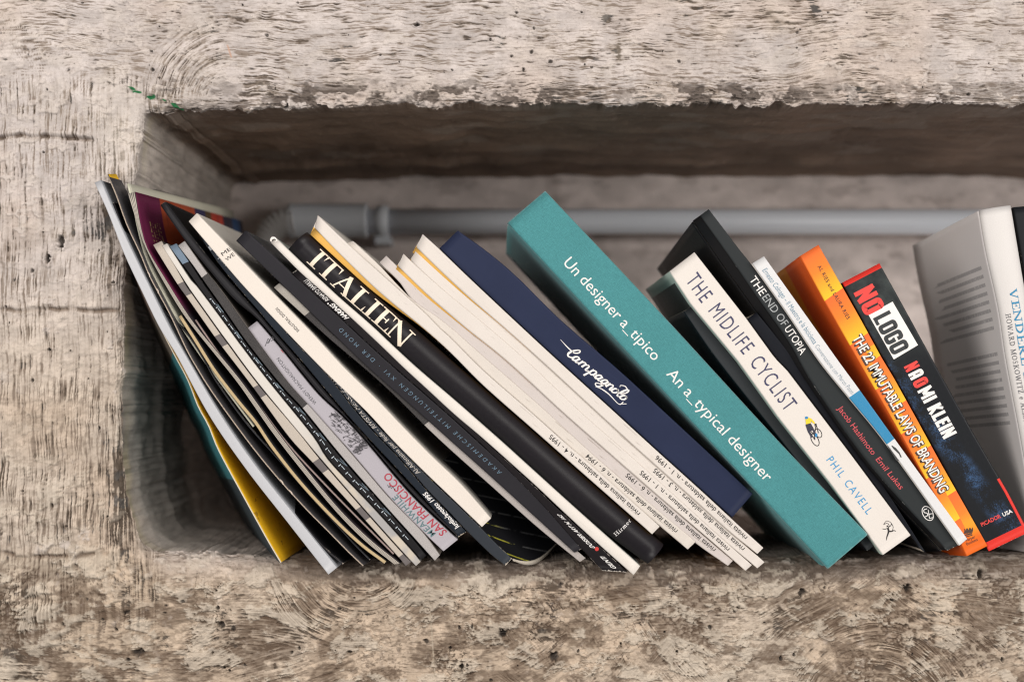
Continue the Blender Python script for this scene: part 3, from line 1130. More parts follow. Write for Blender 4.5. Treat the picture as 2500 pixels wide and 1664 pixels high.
def join(parts):
    V, F, n = [], [], 0
    for v, f in parts:
        V.append(v)
        F += [tuple(i + n for i in q) for q in f]
        n += len(v)
    return np.vstack(V), F


TK, TN = 0.19, 0.055
_SER = {}


def _serif_glyphs(TK, TN):
    s = lambda x0, x1, y: ([(x0, y), (x1, y)], TN)
    st = lambda x, a=0, b=1: ([(x, a), (x, b)], TK)
    lo, hi = TN / 2, 1 - TN / 2
    bowl = [TN, TK, TK * 1.05, TK, TN]
    g = {
        'I': (0.50, [st(.25), s(0, .5, lo), s(0, .5, hi)]),
        'T': (0.86, [st(.43), s(0, .86, hi), ([(.02, 1), (-.02, .66)], [TN * 1.8, .01]), ([(.84, 1), (.88, .66)], [TN * 1.8, .01]), s(.2, .66, lo)]),
        'A': (0.96, [([(.1, 0), (.47, 1)], TN * 1.3), ([(.45, 1.0), (.82, 0)], TK), s(.22, .66, .34), s(-.04, .24, lo), s(.6, 1.0, lo)]),
        'L': (0.80, [st(.25), s(0, .5, hi), s(0, .8, lo), ([(.78, 0), (.82, .34)], [TN * 1.8, .01])]),
        'E': (0.80, [st(.25), s(0, .76, hi), s(0, .8, lo), ([(.78, 0), (.82, .32)], [TN * 1.8, .01]), ([(.74, 1), (.77, .70)], [TN * 1.8, .01]),
                     s(.25, .56, .52), ([(.56, .38), (.56, .66)], TN)]),
        'F': (0.74, [st(.25), s(0, .72, hi), s(0, .5, lo), ([(.70, 1), (.73, .70)], [TN * 1.8, .01]), s(.25, .56, .5), ([(.56, .38), (.56, .63)], TN)]),
        'N': (1.04, [([(.15, 0), (.15, 1)], TN * 1.3), ([(.10, 1), (.88, 0)], TK), ([(.89, 0), (.89, 1)], TN * 1.3), s(-.02, .32, lo), s(.7, 1.06, hi), s(-.04, .14, hi)]),
        'V': (0.90, [([(.1, 1), (.47, 0)], TK), ([(.47, 0), (.80, 1)], TN * 1.3), s(-.04, .3, hi), s(.62, .94, hi)]),
        'W': (1.35, [([(.1, 1), (.43, 0)], TK), ([(.43, 0), (.68, 1)], TN * 1.3), ([(.64, 1), (.95, 0)], TK), ([(.95, 0), (1.25, 1)], TN * 1.3), s(-.04, .3, hi), s(1.1, 1.4, hi)]),
        'D': (0.95, [st(.22), (arcp(.3, .5, .56, .5 - TN / 2, 90, -90), bowl), s(0, .34, hi), s(0, .34, lo)]),
        'R': (0.92, [st(.22), (arcp(.36, .74, .32, .26 - TN / 2, 90, -90), bowl), s(0, .4, hi), s(.22, .42, .5), s(0, .46, lo), ([(.42, .5), (.84, 0)], TK), s(.74, .98, lo)]),
        'H': (1.0, [st(.22), st(.78), s(.22, .78, .5), s(0, .44, lo), s(0, .44, hi), s(.56, 1, lo), s(.56, 1, hi)]),
        'O': (0.98, [(arcp(.49, .5, .40, .5 - TN / 2, 90, -270, 28), [TN, TK, TK, TN, TK, TK, TN])]),
        'G': (0.98, [(arcp(.5, .5, .41, .5 - TN / 2, 50, 320, 28), [TN, TN, TK, TK, TN, TN]), st(.82, 0.02, .42), s(.66, .98, .42)]),
        'C': (0.92, [(arcp(.5, .5, .41, .5 - TN / 2, 48, 315, 28), [TN, TN, TK, TK, TN, TN])]),
        'S': (0.68, [(curve([(.58, .8), (.45, .96), (.25, .95), (.13, .78), (.25, .58), (.48, .44), (.56, .25), (.42, .05), (.2, .04), (.06, .24)], 30), [TN, TN, TK * .7, TK, TK * .7, TN, TN])]),
        'M': (1.2, [([(.15, 0), (.17, 1)], TN * 1.3), ([(.17, 1), (.58, .05)], TK), ([(.58, .05), (.98, 1)], TN * 1.3), st(1.0), s(-.02, .32, lo), s(.8, 1.22, lo), s(0, .2, hi), s(.98, 1.2, hi)]),
        'K': (0.98, [st(.22), ([(.28, .42), (.8, 1)], TN * 1.3), ([(.42, .55), (.85, 0)], TK), s(0, .44, lo), s(0, .44, hi), s(.66, .94, hi), s(.7, 1.0, lo)]),
        'X': (0.95, [([(.12, 1), (.82, 0)], TK), ([(.12, 0), (.8, 1)], TN * 1.3), s(-.02, .3, lo), s(.65, .98, lo), s(-.02, .3, hi), s(.65, .95, hi)]),
        'Z': (0.8, [s(.05, .74, hi), s(.04, .78, lo), ([(.68, 1), (.1, 0)], TK), ([(.76, 0), (.78, .3)], TN), ([(.07, 1), (.05, .72)], TN)]),
        'i': (0.32, [([(.16, 0), (.16, .62)], TK * .8), s(.02, .32, lo), ([(.16, .80), (.16, .92)], TK * .8)]),
        'r': (0.46, [([(.16, 0), (.16, .62)], TK * .8), s(.02, .32, lo), (curve([(.16, .42), (.28, .6), (.44, .58)]), TK * .7)]),
        'm': (0.95, [([(.16, 0), (.16, .62)], TK * .8), ([(.46, 0), (.46, .5)], TK * .8), ([(.76, 0), (.76, .5)], TK * .8), (curve([(.16, .46), (.34, .62), (.46, .46)]), TN * 1.5),
                     (curve([(.46, .46), (.64, .62), (.76, .46)]), TN * 1.5), s(.02, .3, lo), s(.36, .56, lo), s(.66, .9, lo)]),
        'e': (0.56, [(arcp(.28, .31, .23, .29, 0, 310, 22), [TN, TN, TK * .7, TK * .8, TN * 1.5, TN]), s(.06, .5, .33)]),
        "'": (0.2, [([(.1, .75), (.1, 1)], [.02, TK * .8])]),
        ' ': (0.42, []), '-': (0.4, [s(.05, .35, .4)]), '.': (.24, [([(.12, 0), (.12, .14)], .14)]),
    }
    return g


def serif2d(txt, tk=0.19, tn=0.055, sp=0.08):
    k = (tk, tn)
    if k not in _SER:
        _SER[k] = _serif_glyphs(tk, tn)
    g = _SER[k]
    x, st = 0.0, []
    for ch in txt:
        w, ss = g.get(ch, g[' '])
        for p, wd in ss:
            p = np.asarray(p, float) + [x, 0]
            if len(p) == 2:
                p = p[0] + (p[1] - p[0]) * np.linspace(0, 1, 15)[:, None]
            st.append((p, wd))
        x += w + sp
    V, F = ribbons(st)
    return V, F, x - sp


def rrect(x0, x1, y0, y1, r, n=6):
    p = []
    for cx, cy, a in ((x1 - r, y1 - r, 0), (x0 + r, y1 - r, 90), (x0 + r, y0 + r, 180), (x1 - r, y0 + r, 270)):
        p.append(arcp(cx, cy, r, r, a, a + 90, n))
    return np.vstack(p)


def block2d(txt, t=0.25, sp=0.07):
    """heavy condensed capitals"""
    h = t / 2
    hy = h * 0.8
    o = rrect(h, .58 - h, hy, 1 - hy, .10)
    g = {
        'O': (.58, [(np.vstack([o, o[:2]]), t)]),
        'N': (.62, [([(h, 0), (h, 1)], t * .9), ([(h * .8, .98), (.62 - h * .8, .02)], t * .95), ([(.62 - h, 0), (.62 - h, 1)], t * .9)]),
        'L': (.48, [([(h, 0), (h, 1)], t), ([(0, hy), (.48, hy)], t * .8)]),
        'G': (.58, [(np.vstack([[(.58 - h, .66)], o[0:24], [(.58 - h, .46)]]), t), ([(.32, .46), (.58, .46)], t * .6)]),
        'A': (.58, [(np.vstack([[(.58 - h, 0)], rrect(h, .58 - h, 0, 1 - hy, .10)[0:12], [(h, 0)]]), t), ([(h, .36), (.58 - h, .36)], t * .7)]),
        'M': (.80, [([(h, 0), (h, 1)], t * .85), ([(h, 1), (.40, .25)], t * .8), ([(.40, .25), (.80 - h, 1)], t * .8), ([(.80 - h, 0), (.80 - h, 1)], t * .85)]),
        'I': (t, [([(h, 0), (h, 1)], t)]),
        'K': (.60, [([(h, 0), (h, 1)], t), ([(h, .42), (.50, 1)], t * .85), ([(.22, .55), (.52, 0)], t * .9)]),
        'E': (.46, [([(h, 0), (h, 1)], t), ([(0, hy), (.46, hy)], t * .8), ([(0, 1 - hy), (.46, 1 - hy)], t * .8), ([(0, .5), (.42, .5)], t * .75)]),
        ' ': (.26, [])}
    x, st = 0.0, []
    for ch in txt:
        w, ss = g[ch]
        for p, wd in ss:
            st.append((np.asarray(p, float) + [x, 0], wd))
        x += w + sp
    V, F = ribbons(st)
    return V, F, x - sp


def block(b, s, p0, p1, bb, h, m, name='title', lift=0.00015, t=0.25):
    v, f, w = block2d(s, t)
    return b.along(name, v, f, p0, p1, bb, h, m, lift, width=w)


def letter(b, s, p0, p1, bb, h, m, name='title', bold=0.0, shear=0.0, space=1.0, word=1.0, lift=0.00012, label=None):
    v, f = text2d(s, bold, shear, space, word)
    return b.along(name, v, f, p0, p1, bb, h, m, lift, label=label)


def letter_px(b, s, p0, p1, h, m, name='lettering', bold=0.0, shear=0.0, lift=0.00012, serif=False, space=1.0):
    """a line of type on any straight baseline, in pixels"""
    if serif:
        v, f, w = serif2d(s, 0.15, 0.07)
    else:
        v, f = text2d(s, bold, shear, space)
        w = v[:, 0].max()
    p0, p1 = np.array(p0, float), np.array(p1, float)
    d = (p1 - p0)
    up = np.array([d[1], -d[0]]) / np.linalg.norm(d)
    V = p0 + d * (v[:, :1] / w) + up * (v[:, 1:2] * h)
    if v.shape[1] > 2:
        V = np.c_[V, v[:, 2]]
    return b.put(name, V, f, m, lift)


INK_B = ink('black_ink', (0.02, 0.018, 0.017))
INK_W = ink('white_ink', (0.72, 0.69, 0.66))
INK_R = ink('red_ink', (0.50, 0.035, 0.03))

# ============ far left: magazines and catalogues, drooping
YEL = (0.72, 0.42, 0.015)


def yellow_extra(t, col, a, b, mm):
    sk = t.step(t.noise(mm, 0.09, 4, 0.7, (1, .45, 1)), 0.60, 0.63)
    col = t.mix(t.math('MULTIPLY', sk, 0.6), col, (0.10, 0.04, 0.02))
    return col


def poster_extra(t, col, a, b, mm):
    z = t.noise(mm, 0.18, 5, 0.75)
    return t.mix(t.math('MULTIPLY', t.step(z, 0.45, 0.7), 0.5), col, (0.04, 0.05, 0.05))


foldA = [(266, 498), (300, 590), (343, 692), (384, 782), (425, 863), (459, 927), (484, 991), (510, 1039), (535, 1100), (600, 1220), (653, 1316), (686, 1372)]
bandsA = [(0, (0.16, 0.11, 0.085)), (0.30, (0.13, 0.10, 0.075)), (0.405, (0.04, 0.17, 0.19)), (0.76, (0.03, 0.04, 0.048))]
bA = Book('magazine', 'teal and brown poster-backed magazine with yellow front, lowest one at the niche corner',
          [off(foldA, -2.5), off(foldA, 1.5)], [print_mat('cream_fold', (0.6, 0.52, 0.4), 0.6)],
          left=print_mat('poster_back_cover', (0.05, 0.13, 0.14), 0.45, bands=bandsA, extra=poster_extra),
          right=print_mat('yellow_front_cover', YEL, 0.42, extra=yellow_extra, var=0.05), depth=0.20, pages=False,
          cat='magazine', left_back=(-200, 40), right_back=(30, -10), y=Y0 + 0.002)
# tall pen drawing on the yellow cover is part of its print; the bare yellow top edge rises behind the others
LB = [(230, 446), (264, 522), (302, 619), (343, 706), (389, 800), (431, 868), (510, 1014), (600, 1145), (700, 1273), (801, 1402)]
RB = [(247, 440), (277, 510), (315, 594), (358, 683), (412, 793), (451, 862), (535, 1005), (622, 1132), (722, 1258), (823, 1384)]
bB = Book('magazine', 'glossy silver-white magazine spine curving down from the left jamb, outermost on the left',
          [LB, RB], [print_mat('silver_white_gloss', (0.44, 0.44, 0.455), 0.42, var=0.05, spec=0.4, bump=0.08, dirt=0.05)],
          left=WHITEC, right=print_mat('silver_side', (0.30, 0.31, 0.33), 0.25, spec=0.25), bulge=0.0004, depth=0.20, cat='magazine', back=(70, -20), y=Y0 - 0.001)

WORN = (0.66, 0.56, 0.47)
C1 = [(277, 495), (300, 560), (343, 672), (378, 742), (418, 822), (445, 880), (490, 962), (545, 1052), (600, 1108), (668, 1196), (735, 1272), (792, 1337), (838, 1375)]
b1 = Book('magazine', 'thin black magazine with a scuffed fold, tucked beside the silver-white spine', [off(C1, -3), off(C1, 2)],
          [print_mat('scuffed_black_fold', (0.03, 0.028, 0.03), 0.4, wear=0.75, wearcol=WORN)], left=BLACKC, right=BLACKC, depth=0.19, cat='magazine', back=(80, -25), pages=False, y=Y0 + 0.001)
C2 = [(265, 432), (284, 476), (310, 548), (343, 619), (363, 668), (384, 709), (415, 766), (456, 853), (484, 902), (512, 947), (563, 1019), (624, 1100), (683, 1171), (752, 1246), (801, 1295), (850, 1345), (887, 1380)]
b2 = Book('magazine', 'dark grey magazine with a torn cream fold and two wire staples', [off(C2, -2.4), off(C2, 1.4)],
          [print_mat('torn_cream_fold', (0.50, 0.40, 0.31), 0.6, grain=0.75, wear=0.4)], left=BLACKC,
          right=print_mat('charcoal_gloss_cover', (0.055, 0.052, 0.055), 0.3, spec=0.25), depth=0.195, cat='magazine', back=(90, -30), pages=False, y=Y0 - 0.001)
for q0, q1 in (((361, 664), (366, 676)), ((382, 704), (387, 716)), ((684, 1170), (692, 1182)), ((706, 1196), (714, 1206))):
    V, F = ribbons([([q0, ((q0[0] + q1[0]) / 2 + 2, (q0[1] + q1[1]) / 2), q1], 2.2)])
    b2.put('staple', V, F, ink('staple_wire', (0.6, 0.5, 0.42), 0.3), 0.0006)
# cream catalogue showing only above
C6 = [(313, 448), (328, 510), (343, 580), (362, 640), (402, 720), (446, 800), (500, 880), (560, 960), (620, 1040)]
b6 = Book('catalogue', 'cream catalogue rising just behind the purple and orange magazine', [off(C6, -4), off(C6, 2)],
          [print_mat('cream_catalogue', (0.55, 0.53, 0.42), 0.5)], left=print_mat('dark_edge_cover', (0.06, 0.07, 0.06), 0.5), right=print_mat('cream_front', (0.56, 0.54, 0.44), 0.5),
          depth=0.20, cat='catalogue', back=(100, -32), pages=False, y=Y0 + 0.004)
# yellow-topped magazine behind the dark grey one
C7 = [(x - 1.0, y - 7) for x, y in C2[:10]]
b7 = Book('magazine', 'magazine with a bright yellow top edge behind the torn-fold dark grey one', [off(C7, -2), off(C7, 0.5)],
          [print_mat('dark_fold', (0.03, 0.03, 0.03), 0.5)], left=BLACKC, right=print_mat('yellow_top_cover', YEL, 0.45, var=0.05), depth=0.09, cat='magazine', back=(10, -55), pages=False, y=Y0 + 0.002)
C3 = [(330, 622), (352, 668), (384, 740), (425, 780), (461, 818), (500, 880), (528, 930), (600, 1030), (680, 1120), (750, 1200), (828, 1286), (868, 1330), (903, 1365)]
b3 = Book('magazine', 'thin black magazine with a pale rubbed fold, just left of the tan spine', [off(C3, -3), off(C3, 2)],
          [print_mat('rubbed_black_fold', (0.03, 0.03, 0.032), 0.4, wear=0.8, wearcol=WORN)], left=BLACKC, right=BLACKC, depth=0.19, cat='magazine', back=(80, -25), pages=False, y=Y0 + 0.003)
C4 = [(437, 772), (474, 830), (522, 906), (579, 980), (622, 1032), (664, 1094), (734, 1182), (814, 1268), (880, 1330), (939, 1374)]
b4 = Book('catalogue', 'slim catalogue with a tan-yellow spine between black magazines', [off(C4, -2), off(C4, 6.5)],
          [print_mat('tan_spine', (0.52, 0.39, 0.21), 0.5, grain=0.35, wear=0.25)], left=BLACKC, right=print_mat('tan_dark_cover', (0.025, 0.025, 0.027), 0.4), depth=0.19, cat='catalogue', back=(80, -20), y=Y0)

# purple/orange magazine
def purple_extra(t, col, a, b, mm):
    c = t.ramp(b, [(0, (0.12, 0.016, 0.055)), (0.19, (0.40, 0.075, 0.03)), (0.50, (0.03, 0.035, 0.10)), (0.60, (0.10, 0.07, 0.03)),
                   (0.66, (0.45, 0.05, 0.03)), (0.78, (0.03, 0.03, 0.05)), (0.88, (0.02, 0.10, 0.26)), (0.96, (0.03, 0.03, 0.05))])
    z = t.step(t.noise(mm, 0.16, 4, 0.7, (0.25, 1.0, 1)), 0.56, 0.6)
    c = t.mix(t.math('MULTIPLY', z, 0.35), c, (0.05, 0.015, 0.03))
    dots = t.math('MULTIPLY', t.math('LESS_THAN', t.math('FRACT', t.math('MULTIPLY', b, 52.0)), 0.4), t.math('GREATER_THAN', t.noise(mm, 1.0, 1, .5, (0.9, 0.25, 1)), 0.5))
    dots = t.math('MULTIPLY', dots, t.math('MULTIPLY', t.math('MULTIPLY', t.math('GREATER_THAN', b, .07), t.math('LESS_THAN', b, .17)), t.math('GREATER_THAN', a, .06)))
    c = t.mix(t.math('MULTIPLY', dots, 0.8), c, (0.45, 0.36, 0.14))
    return t.mix(t.step(a, 0.24, 0.30), c, (0.018, 0.022, 0.028))


def leaves_extra(t, col, a, b, mm):
    w = t.math('SINE', t.math('MULTIPLY', b, 28.0))
    return t.mix(t.step(w, 0.1, 0.6), col, (0.03, 0.028, 0.026))


LC5 = [(311, 474), (333, 543), (353, 601), (391, 675), (440, 757), (476, 806), (528, 870), (579, 934), (628, 1004), (660, 1050), (715, 1122), (812, 1240), (890, 1320), (962, 1377)]
RC5 = [(330, 468), (345, 556), (363, 612), (404, 680), (449, 752), (485, 803), (538, 867), (588, 928), (640, 1000), (672, 1045), (727, 1117), (822, 1234), (900, 1312), (977, 1374)]
b5 = Book('magazine', 'magazine with purple, orange and navy front cover and loose leaves showing at its spine', [LC5, RC5],
          [print_mat('loose_leaves', (0.46, 0.41, 0.35), 0.55, extra=leaves_extra)], left=BLACKC,
          right=print_mat('purple_orange_cover', (0.2, 0.05, 0.04), 0.42, extra=purple_extra, var=0.15), depth=0.21, cat='magazine', back=(104, -27), pages=False, y=Y0 + 0.0005)
C8 = [(476, 781), (520, 845), (558, 898), (630, 990), (701, 1083), (790, 1180), (880, 1272), (960, 1352)]
b8 = Book('booklet', 'thin dusty pink booklet between the loose-leaved magazine and the beige blocked spine', [off(C8, -1.5), off(C8, 3.5)],
          [print_mat('dusty_pink_fold', (0.30, 0.22, 0.20), 0.55, grain=0.4)], left=BLACKC, right=BLACKC, depth=0.18, cat='booklet', back=(40, -10), pages=False, y=Y0 + 0.0015)

# ============ beige and grey blocked spine
LD1 = [(373, 598), (432, 693), (453, 722), (522, 820), (542, 847), (617, 945), (704, 1065), (763, 1129), (868, 1244), (972, 1359), (990, 1381)]
RD1 = [(395, 588), (447, 685), (466, 714), (535, 811), (555, 838), (628, 936), (728, 1054), (778, 1117), (880, 1235), (983, 1350), (1004, 1370)]
BE, GY = (0.48, 0.42, 0.355), (0.115, 0.10, 0.10)


def bandpos(L, R, pts):
    b = Book.__new__(Book)
    b.N, b.main = 48, 0
    b.E = [polyres(L, 48), polyres(R, 48)]
    return [float(b.a_of(p)) for p in pts]


q = bandpos(LD1, RD1, [(440, 690), (460, 717), (529, 815), (549, 842), (623, 941), (642, 966), (771, 1123), (791, 1149), (874, 1240), (894, 1265), (978, 1355)])
bandsD1 = [(0.0, BE)]
for i, x in enumerate(q):
    bandsD1.append((x, GY if i % 2 == 0 else BE))
GD = 'matching slim art volumes with stone-textured ends'
bD1 = Book('book', 'slim book whose beige spine carries dark grey blocks', [LD1, RD1],
           [print_mat('beige_grey_blocks', BE, 0.6, bands=bandsD1, grain=0.22, var=0.05)], left=BLACKC, right=print_mat('grey_card', (0.06, 0.055, 0.055), 0.5), y=Y0 + 0.0015, back=(10, -4))
LD2 = [(395, 600), (449, 684), (468, 713), (537, 810), (557, 837), (630, 935), (739, 1067), (779, 1115), (881, 1233), (984, 1348), (1015, 1381)]
RD2 = [(408, 594), (464, 681), (484, 703), (558, 802), (582, 835), (655, 930), (762, 1062), (804, 1126), (908, 1236), (1002, 1340), (1027, 1370)]


def marble_extra(t, col, a, b, mm):
    z = t.step(t.noise(mm, 0.05, 4, 0.6), 0.40, 0.62)
    lowr = t.step(a, 0.5, 0.75)
    c = t.mix(z, (0.30, 0.29, 0.29), (0.50, 0.43, 0.34))
    c2 = t.mix(t.math('MULTIPLY', lowr, 0.9), col, c)
    return c2


bD2 = Book('book', 'thin white spine turning marbled grey and beige near its foot', [LD2, RD2],
           [print_mat('white_marbled_spine', (0.58, 0.54, 0.49), 0.45, extra=marble_extra, dirt=0.1)], left=WHITEC, right=print_mat('marbled_cover', (0.2, 0.19, 0.18), 0.5), y=Y0 + 0.001, back=(10, -4))
# black spine with bridge drawing marks
LD3 = [(413, 602), (468, 676), (487, 703), (561, 802), (585, 835), (658, 930), (765, 1062), (807, 1126), (911, 1236), (1005, 1340), (1028, 1366)]
RD3 = [(431, 594), (466, 645), (500, 697), (545, 759), (604, 843), (686, 945), (737, 1000), (828, 1112), (921, 1218), (1002, 1308), (1041, 1355)]
bD3 = Book('book', 'black spine with a blue-grey top label and a row of small white ladder marks', [LD3, RD3],
           [print_mat('black_marked_spine', (0.012, 0.011, 0.012), 0.5, bands=[(0, (0.15, 0.20, 0.26)), (0.052, (0.012, 0.011, 0.012))], wear=0.2)], left=BLACKC, right=BLACKC, y=Y0 + 0.001, back=(10, -4))
st = []
for i in range(31):
    a = 0.165 + i * 0.0262
    if a > 0.93:
        break
    for da, bb0, bb1 in ((0, .30, .62), (0.012, .46, .46)):
        p = bD3.at([a + da, a + da], [bb0, bb1 + .001], 0)
        pt = lambda w: ((w[0] / (S * (D + Y0) / D)) + VU, VV - (w[2] - ZC) / (S * (D + Y0) / D))
        if da == 0:
            st.append(([pt(p[0]), pt(p[1])], 2.2))
        else:
            p = bD3.at([a + .004, a + .016], [.55, .55], 0)
            st.append(([pt(p[0]), pt(p[1])], 1.6))
V, F = ribbons(st)
bD3.put('ladder_marks', V, F, ink('pale_blue_ink', (0.42, 0.47, 0.50)))
st = []
for i in range(9):
    a = 0.18 + i * 0.082
    p = bD3.at([a, a + .028, a + 0.004, a + .03], [.66, .95, .95, .97], 0)
    st.append(([pt(p[0]), pt(p[1])], 1.3))
    st.append(([pt(p[2]), pt(p[3])], 1.3))
V, F = ribbons(st)
bD3.put('line_drawing', V, F, ink('dim_blue_ink', (0.10, 0.14, 0.17)))

STONE = (0.43, 0.40, 0.385)
LD4 = [(434, 600), (469, 645), (503, 694), (548, 757), (607, 841), (689, 943), (740, 998), (831, 1110), (924, 1216), (1005, 1306), (1061, 1368)]
RD4 = [(451, 588), (505, 665), (536, 703), (604, 799), (660, 875), (706, 936), (764, 1000), (854, 1102), (948, 1212), (1029, 1295), (1074, 1354)]
q = bandpos(LD4, RD4, [(497, 672), (743, 990)])
bD4 = Book('book', 'slim volume with stone-grey ends and black middle, left of the lavender sketch book', [LD4, RD4],
           [print_mat('stone_ended_spine', STONE, 0.6, bands=[(0, STONE), (q[0], (0.015, 0.014, 0.015)), (q[1], STONE)], grain=0.4, wear=0.3)],
           left=BLACKC, right=print_mat('taupe_card', (0.16, 0.14, 0.125), 0.5), y=Y0 + 0.0005, group=GD, back=(10, -4))

# ============ lavender sketch book
LE = [(604, 801), (660, 878), (706, 938), (764, 1002), (856, 1104), (950, 1214), (1031, 1297), (1082, 1345)]
RE = [(628, 783), (688, 853), (740, 918), (783, 968), (838, 1018), (895, 1080), (1002, 1206), (1118, 1316)]
LAV = (0.37, 0.345, 0.37)
q = bandpos(LE, RE, [(672, 861), (677, 868)])
bE = Book('book', 'lavender-grey sketch book spine with hand lettering and a thin red bar', [LE, RE],
          [print_mat('lavender_spine', LAV, 0.5, var=0.05, dirt=0.05)], left=WHITEC, right=print_mat('lavender_cover', (0.25, 0.235, 0.25), 0.5), depth=0.17, y=Y0 + 0.002)
ab = bE.ab([(660, 874), (688, 852)])
p = np.array([bE.at([x], [y], 0)[0] for x, y in ((ab[0][0], 0.0), (ab[0][0] + .014, 0.0), (ab[0][0] + .014, 1.0), (ab[0][0], 1.0))])
V, F = poly([pt(x) for x in p])
bE.put('red_bar', V, F, ink('red_bar_ink', (0.36, 0.035, 0.045)))
letter(bE, 'WENDY MACNAUGHTON', (779, 977), (686, 868), 0.56, 8.5, ink('pencil_ink', (0.10, 0.095, 0.105)), 'author', space=1.05)
letter(bE, 'SAN FRANCISCO', (1087, 1298), (950, 1150), 0.93, 19, ink('lettering_red', (0.36, 0.04, 0.06)), 'title', bold=0.012, space=1.1)
letter(bE, 'MEANWHILE', (1066, 1300), (975, 1200), 0.44, 15, ink('lettering_teal', (0.09, 0.16, 0.17)), 'title', bold=0.008, space=1.15)
V, F = ribbons([(curve([(946, 1182), (950, 1190), (952, 1184), (956, 1192), (959, 1187), (964, 1196)], 24), 1.4)])
bE.put('lettering', V, F, ink('pencil_ink', (0.10, 0.095, 0.105)))
V, F = ribbons([(curve([(647, 845), (650, 838), (655, 826), (658, 834), (652, 838), (660, 828), (664, 822), (668, 828), (661, 832)], 30), 1.6)])
bE.put('lettering', V, F, ink('pencil_ink', (0.10, 0.095, 0.105)))
rs = random.Random(3)
st = []
for i in range(150):
    a = 0.40 + 0.155 * rs.random()
    b_ = 0.12 + 0.86 * rs.random() ** 0.7
    if (a - 0.40) / 0.155 + b_ < 0.55 or (b_ < 0.3 and rs.random() < .6):
        continue
    p = bE.at([a], [b_], 0)[0]
    u_, v_ = pt(p)
    an = rs.choice([0.9, 0.9, -0.65, 0.4]) + rs.uniform(-.1, .1)
    l_ = rs.uniform(2, 7)
    st.append(([(u_ - l_ * math.cos(an), v_ - l_ * math.sin(an)), (u_ + l_ * math.cos(an), v_ + l_ * math.sin(an))], rs.uniform(.7, 1.5)))
for i in range(12):
    a, b_ = 0.545 + 0.02 * rs.random(), 0.25 + 0.06 * i
    u_, v_ = pt(bE.at([a], [b_], 0)[0])
    st.append((arcp(u_, v_, 4, 4, 0, 330, 12), 1.3))
V, F = ribbons(st)
bE.put('city_drawing', V, F, ink('drawing_ink', (0.055, 0.05, 0.055)))

# ============ black books beside it
LF1 = [(391, 502), (445, 579), (506, 655), (570, 730), (629, 780), (690, 851), (742, 914), (786, 966), (841, 1016), (898, 1078), (1005, 1203), (1112, 1305)]
RF1 = [(405, 492), (470, 580), (540, 664), (634, 768), (648, 785), (734, 884), (796, 957), (855, 1026), (920, 1098), (988, 1171), (1050, 1236), (1118, 1303)]
bF1 = Book('book', 'long charcoal book with rounded head standing right of the stone-ended and lavender spines', [LF1, RF1],
           [print_mat('charcoal_spine', (0.020, 0.019, 0.021), 0.46, wear=0.45, var=.3)], left=print_mat('charcoal_left_cover', (0.02, 0.02, 0.022), 0.4), right=BLACKC, bulge=0.0012, rnd=0.0015, y=Y0 + 0.001, back=(20, -8))
LF2 = [(486, 575), (546, 660), (637, 766), (652, 785), (738, 883), (800, 957), (858, 1024), (924, 1096), (1012, 1190), (1118, 1311)]
RF2 = [(500, 570), (560, 646), (612, 703), (655, 756), (719, 833), (798, 912), (859, 991), (913, 1054), (975, 1118), (1042, 1196), (1139, 1297)]
bF2 = Book('magazine', 'chipped blue-black magazine spine with white month lettering at its foot', [LF2, RF2],
           [print_mat('chipped_blue_black', (0.014, 0.018, 0.025), 0.42, wear=0.72, wearcol=(0.6, 0.5, 0.38), var=.25)], left=BLACKC, right=BLACKC, cat='magazine', y=Y0 + 0.0005, back=(10, -4), inset=0.001)
letter(bF2, 'luglio/agosto 1995', (1112, 1291), (1033, 1205), 0.86, 11.5, INK_W, 'issue_date', bold=0.02)
letter(bF2, 'velo', (548, 652), (526, 618), 0.80, 9, ink('grey_ink', (0.25, 0.26, 0.27)), 'lettering')
V, F = poly([(508, 603), (516, 597), (522, 606), (514, 612)])
bF2.put('emblem', V, F, ink('grey_ink', (0.25, 0.26, 0.27)))
LF3 = [(700, 806), (760, 868), (800, 912), (861, 991), (915, 1054), (977, 1118), (1044, 1196), (1096, 1249), (1141, 1297), (1200, 1354), (1234, 1380)]
RF3 = [(716, 808), (778, 874), (822, 926), (886, 1000), (960, 1078), (1024, 1142), (1062, 1180), (1111, 1226), (1165, 1278), (1212, 1326), (1250, 1362)]


def flyer_extra(t, col, a, b, mm):
    w = t.math('SINE', t.math('ADD', t.math('MULTIPLY', b, 90.0), t.math('MULTIPLY', a, 160.0)))
    r = t.math('ADD', t.math('MULTIPLY', t.math('SUBTRACT', 1.0, a), 2.2), t.math('MULTIPLY', t.math('POWER', b, 2.0), 0.55))
    arcs = t.step(t.math('SINE', t.math('MULTIPLY', r, 34.0)), 0.90, 0.98)
    brk = t.step(t.noise(mm, 0.12, 3, .6), 0.40, 0.50)
    m_ = t.math('MULTIPLY', arcs, brk)
    near = t.step(b, 0.45, 0.25)
    ycol = t.mix(near, (0.10, 0.10, 0.10), (0.34, 0.32, 0.04))
    return t.mix(m_, col, ycol)


bF3 = Book('magazine', 'black monthly magazine with curled foot and yellow marks on its cover, under the white spine', [LF3, RF3],
           [print_mat('slate_worn_spine', (0.030, 0.034, 0.041), 0.4, wear=0.5, wearcol=(0.6, 0.52, 0.42))], left=BLACKC,
           right=None, cat='magazine', y=Y0, depth=0.03, pages=False, back=(20, 0))


